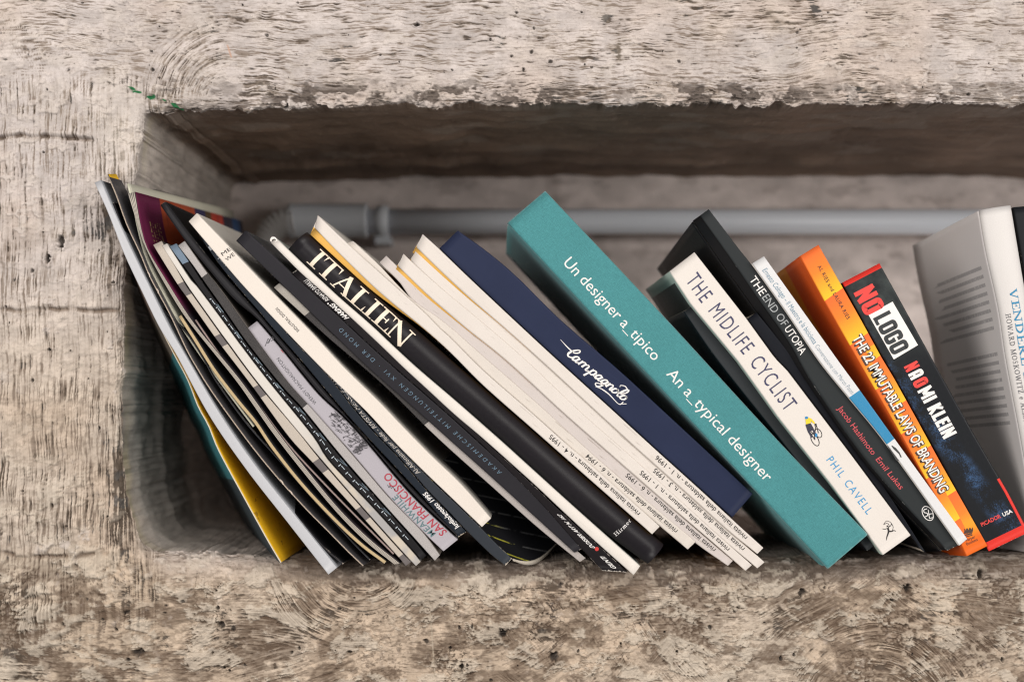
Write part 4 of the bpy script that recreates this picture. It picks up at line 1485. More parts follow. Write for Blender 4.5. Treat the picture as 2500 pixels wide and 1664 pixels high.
def curled_cover(b, mat, a0):
    n, m = 26, 16
    t = np.linspace(0, 1, m)
    rows, uab, umm, low = [], [], [], []
    for a in np.linspace(a0, 1, n):
        e = np.array([np.interp(a * (b.N - 1), np.arange(b.N), b.E[-1][:, i]) for i in (0, 1)])
        px = e[0] + 0.5 + 138 * t
        py = e[1] + 24 * np.sin(np.minimum(t * 1.25, 1) * math.pi) * 0.75 - 26 * t ** 2
        rows.append(P(px, py, b.y + 0.0006) + np.stack([0 * t, 0.0005 + 0.055 * t, 0 * t], -1))
        uab.append(np.stack([a + 0 * t, t], -1))
        umm.append(np.stack([a * b.len * 1000 + 0 * t, t * 40], -1))
    V = np.array(rows).reshape(-1, 3)
    link_mesh('front_cover', V, grid_faces(n, m), mat, b.root, None, {'ab': np.array(uab).reshape(-1, 2), 'mm': np.array(umm).reshape(-1, 2)})
    top = np.array(rows[-1])
    k = 0.0026 * (0.35 + 0.65 * np.sin(np.clip(t * 1.15 + .1, 0, 1) * math.pi))[:, None]
    d = np.array([0.25, 0.0, -1.0])
    fr = top + np.array([0.0001, 0.0004, 0])
    V = np.vstack([fr, fr + d * k, fr + d * k + [0, 0.02, 0.006], fr + [0, 0.02, 0]])
    F = []
    for r in range(4):
        for c in range(m - 1):
            F.append((r * m + c, ((r + 1) % 4) * m + c, ((r + 1) % 4) * m + c + 1, r * m + c + 1))
    link_mesh('page_block', V, F, PAPER, b.root, None, {'mm': np.vstack([np.stack([t * 40, 0 * t + q], -1) for q in (0, 3, 3, 0)])})


curled_cover(bF3, print_mat('black_flyer_cover', (0.012, 0.012, 0.014), 0.35, extra=flyer_extra, spec=.22), 0.55)
letter(bF3, 'Al-Alfonsina per fede - RIVISTA MENSILE - ANNO III - AGOSTO', (1022, 1156), (730, 834), 0.74, 10, ink('dim_white_ink', (0.42, 0.38, 0.34)), 'masthead', bold=0.004)

# ============ white spine with the square letter mark
LG = [(460, 541), (530, 624), (583, 686), (614, 703), (660, 752), (732, 833), (812, 922), (900, 1016), (960, 1076), (1029, 1145), (1100, 1214), (1176, 1286)]
LG = [(460, 541), (520, 612), (583, 686), (640, 748), (732, 845), (812, 926), (893, 1003), (960, 1076), (1029, 1145), (1100, 1213), (1176, 1286)]
RG = [(481, 520), (560, 602), (634, 680), (700, 748), (766, 816), (838, 894), (922, 976), (985, 1042), (1054, 1112), (1126, 1181), (1199, 1264)]
bG = Book('book', 'ivory-white spine with a small black square letter mark near its head', [LG, RG],
          [print_mat('ivory_spine', (0.65, 0.585, 0.52), 0.38, var=0.05, spec=0.22, dirt=0.04)], left=WHITEC, right=print_mat('ivory_gloss_cover', (0.58, 0.545, 0.49), 0.32, var=.05, spec=.22), depth=0.19, y=Y0 - 0.0005, back=(12, -12))
letter_px(bG, 'ME', (544, 625), (565, 610), 9, INK_B, 'emblem', bold=0.0)
letter_px(bG, 'WE', (554, 638), (574, 623), 9, INK_B, 'emblem', bold=0.0)
letter(bG, 'INDUSTRIAL DESIGN', (731, 806), (677, 750), 0.60, 7.5, INK_B, 'title', bold=0.004, space=1.1)

# ============ stone-ended twin, black catalogue, letters
LH = [(668, 702), (700, 732), (744, 772), (810, 832), (900, 908), (968, 970), (1034, 1036), (1100, 1098), (1200, 1187), (1310, 1285), (1415, 1371)]
RH = [(683, 690), (715, 718), (755, 757), (826, 826), (915, 895), (985, 962), (1050, 1024), (1120, 1086), (1220, 1176), (1325, 1272), (1430, 1361)]
q = bandpos(LH, RH, [(749, 764), (1042, 1030)])
bH = Book('book', 'slim volume with stone-grey ends and black middle, beside the ivory-white spine', [LH, RH],
          [print_mat('stone_ended_spine_pale', STONE, 0.6, bands=[(0, (0.36, 0.33, 0.29)), (q[0], (0.010, 0.009, 0.010)), (q[1], (0.40, 0.36, 0.335))], grain=0.4, wear=0.3)],
          left=BLACKC, right=BLACKC, y=Y0 + 0.001, group=GD, back=(10, -4))
LI = [(576, 588), (625, 634), (680, 687), (758, 763), (830, 832), (898, 897), (958, 950), (1018, 1003), (1110, 1085), (1200, 1165), (1330, 1283), (1402, 1348)]
RI = [(600, 562), (660, 616), (712, 666), (804, 750), (881, 822), (962, 896), (1030, 955), (1102, 1018), (1179, 1088), (1250, 1152), (1380, 1268), (1445, 1326)]
bI = Book('book', 'charcoal book with spaced pale blue capitals along its spine and a rubbed head', [LI, RI],
          [print_mat('slate_charcoal_spine', (0.020, 0.0185, 0.022), 0.48, wear=0.30, var=.25)], left=print_mat('charcoal_gloss_left', (0.03, 0.03, 0.032), 0.3, spec=.25), right=print_mat('charcoal_gloss_right', (0.035, 0.037, 0.04), 0.3, spec=.25), y=Y0 - 0.0005, back=(10, -6))
letter(bI, 'AKADEMISCHE MITTEILUNGEN XVI \u00b7 DER MOND', (1226, 1150), (836, 796), 0.62, 10, ink('steel_blue_ink', (0.13, 0.21, 0.28)), 'title', bold=-0.012, space=1.7, word=1.2)
LJ = [(711, 668), (758, 710), (808, 753), (884, 825), (965, 898), (1034, 958), (1106, 1021), (1183, 1091), (1254, 1152), (1340, 1250), (1402, 1320), (1476, 1403)]
LJ = [(711, 668), (758, 710), (808, 753), (884, 825), (965, 898), (1034, 958), (1106, 1021), (1183, 1091), (1248, 1154), (1330, 1238), (1402, 1320), (1470, 1392)]
RJ = [(728, 656), (780, 704), (855, 773), (932, 845), (983, 892), (1045, 950), (1110, 1010), (1179, 1072), (1300, 1182), (1367, 1246), (1461, 1330), (1532, 1396)]
bJ = Book('book', 'slim black art booklet spine with white lettering and a red dot near its foot', [LJ, RJ],
          [print_mat('black_booklet_spine', (0.010, 0.008, 0.009), 0.45, wear=0.62, wearcol=(0.62, 0.56, 0.5))], left=BLACKC, right=BLACKC, y=Y0 - 0.001, back=(10, -6))
letter(bJ, 'HARING', (843, 781), (806, 745), 0.82, 11.5, INK_W, 'title', bold=0.03)
V, F = disc(801, 741, 2)
bJ.put('lettering', V, F, INK_W)
letter(bJ, 'RENATO BARILLI', (797, 736), (744, 685), 0.82, 10.5, INK_W, 'author')
letter(bJ, 'DOSSIER ART N. 162', (1447, 1331), (1362, 1253), 0.72, 12, INK_W, 'series_title', bold=0.02)
letter(bJ, 'GIUNTI', (1499, 1380), (1469, 1352), 0.72, 12, INK_W, 'lettering', bold=0.02)
V, F = disc(1457, 1339, 5)
bJ.put('red_dot', V, F, INK_R)

LK = [(660, 592), (733, 665), (770, 698), (857, 776), (932, 846), (988, 900), (1047, 954), (1110, 1012), (1181, 1072), (1302, 1180), (1370, 1244), (1450, 1318), (1546, 1403)]
RK = [(677, 583), (753, 656), (790, 690), (830, 727), (906, 793), (957, 841), (1018, 897), (1107, 973), (1170, 1028), (1230, 1081), (1304, 1148), (1407, 1241), (1563, 1380)]
bK = Book('book', 'thin white spine with a torn head, between the red-dotted booklet and the black jacketed book', [LK, RK],
          [print_mat('thin_white_spine', (0.65, 0.60, 0.545), 0.48, dirt=0.12, var=0.05)], left=WHITEC, right=print_mat('grey_green_cover', (0.36, 0.38, 0.35), 0.4), bulge=0.0008, y=Y0 - 0.0015, back=(10, -6))
V, F = ribbons([(curve([(662, 590), (664, 583), (670, 581), (674, 583), (677, 588), (672, 590)], 16), [4, 6, 3, 2])])
bK.put('torn_paper', V, F, ink('torn_paper', (0.72, 0.67, 0.62)), 0.0008)

# ============ black jacketed book with large serif capitals
LL = [(702, 612), (753, 659), (830, 730), (906, 796), (957, 844), (1018, 902), (1107, 977), (1170, 1032), (1232, 1085), (1306, 1152), (1407, 1245), (1490, 1310), (1580, 1376)]
RL = [(750, 566), (810, 622), (900, 702), (960, 755), (1028, 812), (1100, 876), (1179, 944), (1240, 998), (1300, 1050), (1357, 1100), (1434, 1168), (1530, 1252), (1621, 1328)]
bL = Book('book', 'thick black jacketed book with large cream serif capitals on its rounded spine', [LL, RL],
          [print_mat('black_jacket', (0.012, 0.010, 0.012), 0.38, var=0.3, spec=0.22, bump=0.12)], left=print_mat('black_jacket_left', (0.015, 0.014, 0.016), 0.3), right=print_mat('black_jacket_right', (0.015, 0.014, 0.016), 0.3),
          bulge=0.0050, rnd=0.0012, y=Y0 + 0.003, back=(10, -6), th=0.002, groove=0.0008, inset=0.003)
V, F, wdt = serif2d('ITALIEN', 0.185, 0.055, 0.05)
bL.along('title', V, F, (752, 640), (988, 846), 0.17, 47, ink('cream_ink', (0.80, 0.69, 0.55)), 0.0003, width=wdt)
letter_px(bL, 'Hirmer', (1503, 1308), (1541, 1270), 10, INK_W, 'publisher', serif=True)

# ============ welding review: six issues with yellow left edges
IV, IV2 = (0.61, 0.555, 0.505), (0.58, 0.52, 0.475)
N1L = [(770, 558), (822, 612), (906, 694), (960, 741), (1033, 800), (1100, 860), (1181, 941), (1300, 1046), (1359, 1098), (1436, 1166), (1592, 1303)]
N1R = [(776, 525), (855, 600), (932, 669), (1034, 760), (1071, 798), (1100, 824), (1180, 904), (1290, 1000), (1383, 1083), (1436, 1128), (1611, 1284)]
N2R = [(862, 588), (927, 648), (960, 684), (1010, 734), (1060, 768), (1102, 800), (1179, 868), (1330, 1000), (1436, 1098), (1560, 1205), (1699, 1321)]
N2L = [(846, 594)] + N1R[2:9] + [(1436, 1131), (1560, 1240), (1679, 1340)]
N3R = [(943, 624), (985, 664), (1040, 713), (1090, 757), (1143, 802), (1240, 880), (1371, 1000), (1470, 1087), (1590, 1192), (1700, 1290), (1790, 1367)]
N3L = [(926, 641), (975, 688), (1010, 737), (1060, 771), (1102, 803), (1179, 871), (1330, 1003), (1436, 1101), (1560, 1208), (1690, 1318), (1777, 1380)]
N4R = [(985, 619), (1040, 670), (1100, 722), (1194, 800), (1290, 884), (1412, 1000), (1520, 1095), (1640, 1202), (1750, 1302), (1836, 1378)]
N4L = [(972, 650), (1040, 716), (1090, 760), (1143, 805), (1240, 883), (1371, 1003), (1470, 1090), (1590, 1195), (1720, 1306), (1820, 1392)]
N5R = [(1020, 602), (1080, 664), (1150, 727), (1235, 800), (1340, 894), (1455, 1000), (1560, 1096), (1680, 1203), (1790, 1303), (1867, 1371)]
N5L = [(1003, 636), (1045, 676), (1100, 725), (1194, 803), (1290, 887), (1412, 1003), (1520, 1098), (1640, 1205), (1760, 1312), (1849, 1386)]
N6R = [(1032, 571), (1071, 606), (1150, 682), (1276, 800), (1380, 896), (1495, 1000), (1600, 1096), (1720, 1204), (1800, 1278), (1864, 1336)]
N6L = [(1017, 604), (1083, 668), (1150, 730), (1235, 803), (1340, 897), (1455, 1003), (1560, 1099), (1680, 1206), (1780, 1296), (1849, 1351)]
GN = 'issues of the white welding review leaning in a row'


def yellow_edge(name, tip, L, w0):
    """the yellow left board that shows beside the upper part of the spine"""
    return off(L, 0)


def issue(label, L, R, text, t0, t1, yel, c=IV, dirt=0.3, y=Y0, tip=12):
    Lp = np.asarray(L, float)
    n = len(Lp)
    k = np.clip(1 - np.linspace(0, 1, n) / yel, 0, 1) if yel else np.zeros(n)
    edge = (np.asarray(off(L, -1), float) - Lp) * (k * tip)[:, None] + Lp
    edge = (edge + (np.asarray(off(L, -1), float) - Lp) * 0.8)
    sp = print_mat('ivory_review_spine', c, 0.55, dirt=dirt, var=0.10, wear=0.0)
    ye = print_mat('ochre_review_edge', (0.62, 0.34, 0.07), 0.5, var=0.12, bands=[(0, (0.74, 0.42, 0.10)), (max(0.02, yel * 0.95), (0.50, 0.40, 0.28))] if yel else [(0, (0.42, 0.36, 0.30))])
    b = Book('magazine', label, [(edge.tolist(), 0.0018), (L, 0.0), (R, 0.0)], [ye, sp], left=print_mat('ochre_review_cover', (0.55, 0.30, 0.06), 0.5), right=WHITEC,
             cat='magazine', group=GN, main=1, y=y, rnd=0.0005, back=(10, -6))
    letter(b, text, t0, t1, 0.76, 11.5, INK_B, 'title', bold=0.006)
    return b


issue('ivory review issue with the tallest ochre edge, overlapping the black jacketed book', N1L, N1R, 'rivista italiana della saldatura - n. 4 - 1995', (1557, 1258), (1343, 1064), 0.42, y=Y0 - 0.001, tip=19)
issue('cream review issue dated 1994, second from the black jacketed book', N2L, N2R, 'rivista italiana della saldatura - n. 6 - 1994', (1648, 1301), (1433, 1110), 0.0, c=(0.58, 0.525, 0.47), dirt=0.5, y=Y0 + 0.0005)
issue('greyer creased review issue, third from the black jacketed book', N3L, N3R, 'rivista italiana della saldatura - n. 6 - 1995', (1746, 1341), (1531, 1156), 0.0, c=(0.52, 0.465, 0.435), dirt=0.6, y=Y0 + 0.001)
issue('ivory review issue numbered one of 1995, fourth in its row', N4L, N4R, 'rivista italiana della saldatura - n. 1 - 1995', (1779, 1341), (1563, 1153), 0.40, y=Y0, tip=15)
issue('ivory review issue numbered three of 1995, with a chipped orange edge', N5L, N5R, 'rivista italiana della saldatura - n. 3 - 1995', (1817, 1338), (1598, 1145), 0.42, y=Y0 + 0.0006, tip=16)
issue('ivory review issue dated 1996 lying against the navy book', N6L, N6R, 'rivista italiana della saldatura - n. 1 - 1996', (1822, 1313), (1601, 1116), 0.35, dirt=0.4, y=Y0 - 0.0004, tip=15)

# ============ navy book with script lettering
LO = [(1073, 606), (1152, 682), (1278, 800), (1382, 896), (1497, 1000), (1602, 1096), (1722, 1204), (1787, 1263)]
RO = [(1118, 562), (1190, 614), (1260, 673), (1372, 783), (1505, 897), (1633, 1014), (1750, 1122), (1838, 1204)]
NAVY = (0.018, 0.024, 0.055)
bO = Book('book', 'large navy blue book with white script lettering beside the ivory reviews', [LO, RO],
          [print_mat('navy_spine', NAVY, 0.45, var=0.25, spec=0.12)], left=print_mat('navy_cover', NAVY, 0.45), right=print_mat('navy_dark_cover', (0.012, 0.015, 0.03), 0.4), y=Y0 + 0.003, th=0.0025, back=(6, -6))


def script_logo():
    sh = 0.30
    st = []
    def a(pts, w=0.26, n=26):
        p = curve(pts, n)
        st.append((np.c_[p[:, 0] + sh * p[:, 1], p[:, 1]], w))
    a([(-2.3, 1.35), (-1.0, 1.12), (0.05, 1.02)], [.05, .16, .2], 8)
    a([(0.0, 1.02), (.35, 1.1), (.62, 1.55), (.50, 1.95), (.22, 1.8), (-.02, 1.1), (-.05, .45), (.2, .05), (.55, .1), (.85, .42)], [.2, .2, .18, .2, .28, .3, .24, .16], 40)
    def la(x):
        a([(x + .62, .85), (x + .3, .95), (x + .05, .55), (x + .2, .05), (x + .5, .25), (x + .66, .9)], [.22, .24, .3, .2, .18], 26)
        a([(x + .66, .95), (x + .6, .2), (x + .78, .03), (x + 1.0, .3)], [.3, .26, .12], 16)
    def hump(x, n):
        for i in range(n):
            a([(x + i * .58, .95), (x + i * .58, .02)], .27, 4)
            a([(x + i * .58, .5), (x + i * .58 + .28, .95), (x + i * .58 + .52, .8), (x + i * .58 + .56, .3)], [.12, .2, .26], 16)
        a([(x + n * .58, .5), (x + n * .58 + .02, .08), (x + n * .58 + .2, .03), (x + n * .58 + .4, .3)], [.27, .2, .12], 14)
    la(.78)
    hump(1.95, 2)
    a([(3.75, .98), (3.7, -.85)], .26, 6)
    a([(3.73, .5), (4.0, .95), (4.3, .8), (4.3, .25), (4.05, .02), (3.76, .2)], [.14, .22, .28, .24, .14], 26)
    a([(4.3, .3), (4.55, .1), (4.7, .35)], .12, 8)
    la(4.62)
    a([(6.2, .85), (5.92, .95), (5.68, .55), (5.82, .08), (6.1, .25), (6.26, .9)], [.22, .24, .3, .2, .18], 26)
    a([(6.26, .95), (6.22, -.4), (5.95, -.85), (5.55, -.7), (5.6, -.4), (6.1, -.1), (6.55, .3)], [.28, .26, .2, .14, .12], 30)
    hump(6.62, 1)
    a([(7.85, .9), (7.55, .75), (7.5, .2), (7.8, .03), (8.1, .3), (8.05, .8), (7.8, .92), (8.2, .6), (8.5, .55)], [.22, .28, .22, .24, .2, .1], 34)
    a([(8.45, .4), (8.85, 1.3), (8.75, 1.95), (8.5, 1.7), (8.42, .7), (8.5, .08), (8.7, .05), (8.9, .3)], [.14, .16, .2, .26, .28, .2, .12], 34)
    a([(8.6, 1.9), (8.0, 2.1), (7.55, 1.75), (7.7, 1.45)], [.2, .16, .12, .08], 20)
    a([(9.25, .9), (8.97, .75), (8.92, .2), (9.2, .03), (9.5, .3), (9.45, .8), (9.2, .92), (9.6, .7)], [.22, .28, .22, .24, .2, .1], 34)
    a([(5.9, -1.05), (6.6, -.72), (7.8, -.62), (9.7, -.85), (9.75, -.1)], [.06, .2, .16, .12, .12], 30)
    a([(9.7, -.85), (10.2, -.02)], .1, 6)
    return ribbons(st)


V, F = script_logo()
V[:, 1] = V[:, 1] * 0.96
p0, p1 = np.array([1383., 866.]), np.array([1521., 978.])
d = p1 - p0
d /= np.linalg.norm(d)
up = np.array([d[1], -d[0]])
V2 = np.c_[p0 + d * (V[:, :1] * np.linalg.norm(p1 - p0) / 9.6) + up * (V[:, 1:2] * 15.3), V[:, 2]]
bO.put('title', V2, F, INK_W)

# ============ teal cloth box
TEAL = (0.055, 0.228, 0.238)
TC = cloth_mat('teal_book_cloth', TEAL)
bP = Book('book', 'thick teal cloth-bound book with white sans lettering, leaning over the navy book',
          [[(1238, 545), (2021, 1388)], [(1332, 465), (1600, 748), (1900, 1074), (2120, 1303)]], [TC], left=TC, right=TC, depth=0.175, y=Y0 - 0.003, rnd=0.0016, th=0.003, groove=0.0012,
          back=(-6, 10), inset=0.003)
letter(bP, 'Un designer a_tipico', (1392, 628), (1612, 868), 0.26, 27, INK_W, 'title')
letter(bP, 'An a_typical designer', (1642, 900), (1885, 1164), 0.26, 27, INK_W, 'title')

# ============ grey-black book, white cycling book, dark hardback
bQ1 = Book('book', 'black book with narrow slate-grey spine wedged between the teal and the white cycling book',
           [[(1670, 760), (1753, 880), (1900, 1066), (2117, 1344)], [(1690, 747), (1800, 886), (1902, 1021), (2030, 1184), (2141, 1325)]],
           [print_mat('slate_spine', (0.034, 0.037, 0.040), 0.46, wear=0.25)], left=print_mat('blue_black_cover', (0.010, 0.013, 0.018), 0.35), right=BLACKC, y=Y0 + 0.006, back=(-10, 8), depth=.15)


def panel_extra(t, col, a, b, mm):
    m_ = t.math('MULTIPLY', t.math('GREATER_THAN', a, 0.035), t.math('GREATER_THAN', b, 0.06))
    return t.mix(m_, col, (0.012, 0.014, 0.018))


bQ2 = Book('book', 'white paperback with tall indigo capitals and a small cyclist on its spine',
           [[(1634, 663), (1687, 744), (1802, 882), (1900, 1019), (2028, 1181), (2155, 1354)], [(1696, 615), (1822, 776), (1893, 874), (1922, 903), (2079, 1110), (2224, 1305)]],
           [print_mat('white_paperback_spine', (0.64, 0.59, 0.54), 0.42, var=0.05, dirt=0.05)],
           left=print_mat('panelled_cover', (0.42, 0.50, 0.44), 0.35, extra=panel_extra), right=WHITEC, depth=0.135, y=Y0 - 0.001, back=(-8, 6), smooth=False)
IND = ink('indigo_ink', (0.045, 0.045, 0.10))
letter(bQ2, 'THE MIDLIFE CYCLIST', (1676, 682), (1922, 1003), 0.25, 37, IND, 'title', bold=-0.003, space=1.2, word=1.5)
letter(bQ2, 'PHIL CAVELL', (2020, 1121), (2122, 1252), 0.32, 19, ink('sky_blue_ink', (0.03, 0.26, 0.50)), 'author', space=1.3, word=1.3)


def cpx(x, y):          # from a detail view of the photograph to photo pixels
    return (1900 + x / 3.137, 900 + y / 3.137)


def wheel(cx, cy, r1, r2, rot):
    t = np.linspace(0, 2 * math.pi, 28)
    x, y = r1 * np.cos(t), r2 * np.sin(t)
    return [cpx(cx + x_ * math.cos(rot) - y_ * math.sin(rot), cy + x_ * math.sin(rot) + y_ * math.cos(rot)) for x_, y_ in zip(x, y)]


st = [(wheel(281, 543, 50, 25, 1.08), 2.0), (wheel(308, 492, 36, 22, 1.08), 1.8)]
for a_, b_ in (((222, 455), (275, 500)), ((275, 500), (290, 425)), ((290, 425), (268, 412)), ((290, 425), (308, 492)), ((275, 500), (281, 543)), ((240, 480), (281, 543)), ((276, 436), (292, 420)), ((245, 395), (285, 425)), ((250, 385), (275, 415))):
    st.append(([cpx(*a_), cpx(*b_)], 2.0))
V, F = ribbons(st)
bQ2.put('cyclist_bicycle', V, F, INK_B)
V, F = poly([cpx(*q_) for q_ in ((208, 430), (216, 412), (248, 415), (268, 450), (290, 500), (278, 508), (262, 470), (240, 480), (262, 520), (252, 528), (224, 478))])
bQ2.put('cyclist_legs', V, F, ink('indigo_black_ink', (0.03, 0.03, 0.05)), 0.00016)
V, F = poly([cpx(*q_) for q_ in ((208, 385), (226, 372), (250, 378), (274, 402), (282, 418), (272, 420), (250, 398), (247, 415), (212, 424))])
bQ2.put('cyclist_jersey', V, F, ink('yellow_ink', (0.75, 0.55, 0.03)), 0.0002)
V, F = join([disc(*cpx(216, 374), 4.0, 3.4, z=0.00003), disc(*cpx(290, 507), 3.2, 5.0, z=0.00003)])
bQ2.put('cyclist_helmet', V, F, ink('blue_ink', (0.03, 0.20, 0.42)), 0.0002)
# publisher's running archer
st = [(curve([cpx(838, 1215), cpx(845, 1240), cpx(840, 1262), cpx(832, 1285), cpx(828, 1310)], 14), [5, 4, 3, 1.4]),
      (curve([cpx(842, 1240), cpx(865, 1243), cpx(885, 1236), cpx(900, 1242)], 12), [4, 3, 1.4]),
      (curve([cpx(838, 1218), cpx(815, 1226), cpx(798, 1222)], 10), 1.6), (curve([cpx(842, 1212), cpx(860, 1200), cpx(868, 1182)], 10), 1.6),
      (curve([cpx(806, 1192), cpx(825, 1165), cpx(850, 1168), cpx(868, 1184), cpx(880, 1210), cpx(874, 1236)], 20), 1.2),
      (curve([cpx(806, 1192), cpx(830, 1180), cpx(846, 1190), cpx(850, 1206)], 12), 1.2)]
V, F = join([ribbons(st), disc(*cpx(836, 1203), 2.2, z=0.00004)])
bQ2.put('archer_emblem', V, F, INK_B)

bQ4 = Book('book', 'blue-black hardback with dark hinge, right of the white cycling book',
           [[(1824, 778), (1900, 880), (1930, 912), (2082, 1112), (2228, 1312), (2246, 1338)], [(1848, 762), (1900, 826), (1985, 938), (2120, 1128), (2262, 1350)]],
           [print_mat('blue_black_spine', (0.008, 0.009, 0.013), 0.45, wear=0.15)], left=BLACKC, right=BLACKC, y=Y0 + 0.006, depth=0.15, back=(-10, 8))
bQ3 = Book('book', 'tall black paperback with wide grey-black spine, white and red lettering and oval emblem',
           [([(1694, 536), (1765, 640), (1826, 724), (1905, 838), (1976, 945), (2119, 1143), (2305, 1345)], 0.006), ([(1709, 526), (1779, 624), (1845, 720), (1927, 836), (1985, 938), (2126, 1137), (2312, 1343)], 0.0),
            [(1731, 510), (1804, 606), (1835, 645), (1920, 762), (1998, 878), (2072, 970), (2165, 1085), (2340, 1330)]],
           [print_mat('black_hinge', (0.010, 0.010, 0.011), 0.4), print_mat('graphite_spine', (0.024, 0.027, 0.028), 0.46, wear=0.30, wearcol=(0.4, 0.4, 0.38))], left=print_mat('black_gloss_board', (0.008, 0.008, 0.009), 0.35), right=BLACKC,
           depth=0.15, y=Y0 + 0.002, main=1, back=(-30, 70))
letter(bQ3, 'THE', (1829, 682), (1858, 722), 0.22, 19, INK_W, 'title', bold=0.004)
letter(bQ3, 'END OF', (1861, 726), (1913, 796), 0.22, 19, ink('silver_ink', (0.32, 0.33, 0.33)), 'title')
letter(bQ3, 'UTOPIA', (1917, 801), (1962, 862), 0.22, 19, INK_W, 'title', bold=0.004)
CORAL = ink('coral_ink', (0.55, 0.075, 0.085))
letter(bQ3, 'Jacob Hashimoto', (2056, 988), (2143, 1101), 0.30, 14, CORAL, 'author')
letter(bQ3, 'Emil Lukas', (2151, 1112), (2210, 1186), 0.30, 14, CORAL, 'author')
ce = cpx(1145, 1105)
V, F = ribbons([([(ce[0] + 17 * math.cos(t) * .8 + 6 * math.sin(t) * .5, ce[1] + 17 * math.sin(t) + 5 * math.cos(t) * .5) for t in np.linspace(0, 2 * math.pi, 36)], 1.8),
                (curve([cpx(1140, 1070), cpx(1116, 1078), cpx(1118, 1098), cpx(1140, 1104), cpx(1142, 1122), cpx(1122, 1132)], 20), 1.9),
                ([cpx(1148, 1078), cpx(1158, 1145)], 1.9), ([cpx(1152, 1112), cpx(1182, 1106)], 1.7), ([cpx(1158, 1145), cpx(1190, 1134)], 1.7), ([cpx(1180, 1082), cpx(1188, 1132)], 1.9)])
bQ3.put('oval_emblem', V, F, INK_W)

# ============ slim white spine with blue block
LR = [(1836, 643), (1922, 764), (2000, 880), (2074, 972), (2167, 1087), (2342, 1331)]
RR = [(1866, 625), (1960, 757), (2046, 878), (2098, 949), (2184, 1069), (2280, 1202), (2362, 1314)]
q = bandpos(LR, RR, [(2087, 958), (2173, 1076)])
bR = Book('book', 'slim white spine with fine blue lettering and a bright blue block', [LR, RR],
          [print_mat('white_blue_block_spine', (0.62, 0.61, 0.605), 0.35, bands=[(0, (0.62, 0.61, 0.605)), (q[0], (0.015, 0.20, 0.38)), (q[1], (0.62, 0.61, 0.605))], var=0.03, spec=.22)], left=WHITEC, right=WHITEC, depth=0.15, y=Y0 - 0.001, back=(-10, 10))
DBL = ink('dull_blue_ink', (0.09, 0.20, 0.29))
letter(bR, 'Ernesto Colnago \u2013 Il Maestro e la bicicletta', (1862, 660), (1990, 838), 0.28, 13, DBL, 'title', bold=-0.004)
letter(bR, 'Conversazione con Marco Pasto', (1993, 843), (2079, 963), 0.28, 11, ink('grey_blue_ink', (0.17, 0.24, 0.30)), 'lettering', bold=-0.01)
V, F = poly([cpx(*q_) for q_ in ((836, 588), (872, 586), (900, 604), (930, 640), (946, 676), (908, 680), (925, 700), (905, 702), (884, 664), (860, 628))])
bR.put('standing_figure', V, F, ink('trouser_ink', (0.05, 0.05, 0.05)))

# ============ orange and yellow checkered book
def check_extra(t, col, a, b, mm):
    sh = t.math('MULTIPLY', t.math('GREATER_THAN', b, 0.50), 0.5)
    up_ = t.math('LESS_THAN', a, 0.33)
    sh = t.math('MULTIPLY', sh, t.math('SUBTRACT', 1.0, up_))
    x = t.math('ADD', t.math('ADD', t.math('MULTIPLY', a, 6.7), sh), t.math('MULTIPLY', b, 0.04))
    x = t.math('FRACT', t.math('ADD', x, 0.0))
    c = t.ramp(x, [(0.0, (0.72, 0.13, 0.035)), (0.45, (0.78, 0.20, 0.03)), (0.98, (0.80, 0.47, 0.03)), (1.0, (0.80, 0.47, 0.03))], 'LINEAR')
    e = t.step(a, 0.905, 0.97)
    return t.mix(e, c, (0.66, 0.12, 0.015))


LS = [(1953, 625), (2013, 735), (2057, 812), (2120, 922), (2185, 1034), (2251, 1151), (2314, 1263), (2360, 1357)]
RS = [(1999, 597), (2052, 690), (2105, 784), (2153, 872), (2181, 918), (2240, 1024), (2298, 1130), (2412, 1331)]
OR_L = print_mat('orange_cover', (0.55, 0.10, 0.012), 0.42, extra=lambda t, col, a, b, mm: t.mix(t.step(t.math('ABSOLUTE', t.math('SUBTRACT', b, .62)), .34, .30), (0.50, 0.075, 0.010), (0.60, 0.22, 0.015)), var=.05)
bS = Book('book', 'orange and yellow checkered paperback with black-shadowed white title', [LS, RS],
          [print_mat('orange_yellow_check_spine', (0.7, 0.2, 0.03), 0.4, extra=check_extra, var=0.04)], left=OR_L, right=OR_L, depth=0.135, y=Y0 - 0.0005, back=(-25, 50), smooth=False)
BRN = ink('brown_black_ink', (0.06, 0.03, 0.02))
letter(bS, 'AL RIES and LAURA RIES', (1994, 651), (2068, 780), 0.46, 9, BRN, 'author', bold=0.01, space=1.15)
for k_, (dx, dy) in enumerate(((0, 0), (-3, 3), (-6, 4))):
    v, f = text2d('THE 22 IMMUTABLE LAWS OF BRANDING', 0.05)
    bS.along('title_shadow', v, f, (2082 + dx, 824 + dy + 1), (2298 + dx, 1204 + dy), 0.24 - 0.03 * k_, 25.5, BRN, 0.00010 + 0.00001 * k_)
letter(bS, 'THE 22 IMMUTABLE LAWS OF BRANDING', (2083, 824), (2298, 1203), 0.25, 24, ink('bright_white_ink', (0.78, 0.74, 0.68)), 'title', bold=0.012, lift=0.0002)
st = []
for i in range(6):
    x_ = 1425 + i * 11
    st.append((curve([cpx(x_, 1262 - 2 * i), cpx(x_ + 6, 1240 - 2 * i), cpx(x_ - 2 + 8 * (i % 2), 1222 - 2 * i)], 8), [3.4, 4, 1]))
st.append(([cpx(1428, 1272), cpx(1484, 1258)], 3.2))
st.append(([cpx(1436, 1284), cpx(1486, 1270)], 2.4))
V, F = ribbons(st)
bS.put('flame_emblem', V, F, BRN)
letter_px(bS, 'Harper', cpx(1440, 1322), cpx(1510, 1292), 7, BRN, 'publisher')
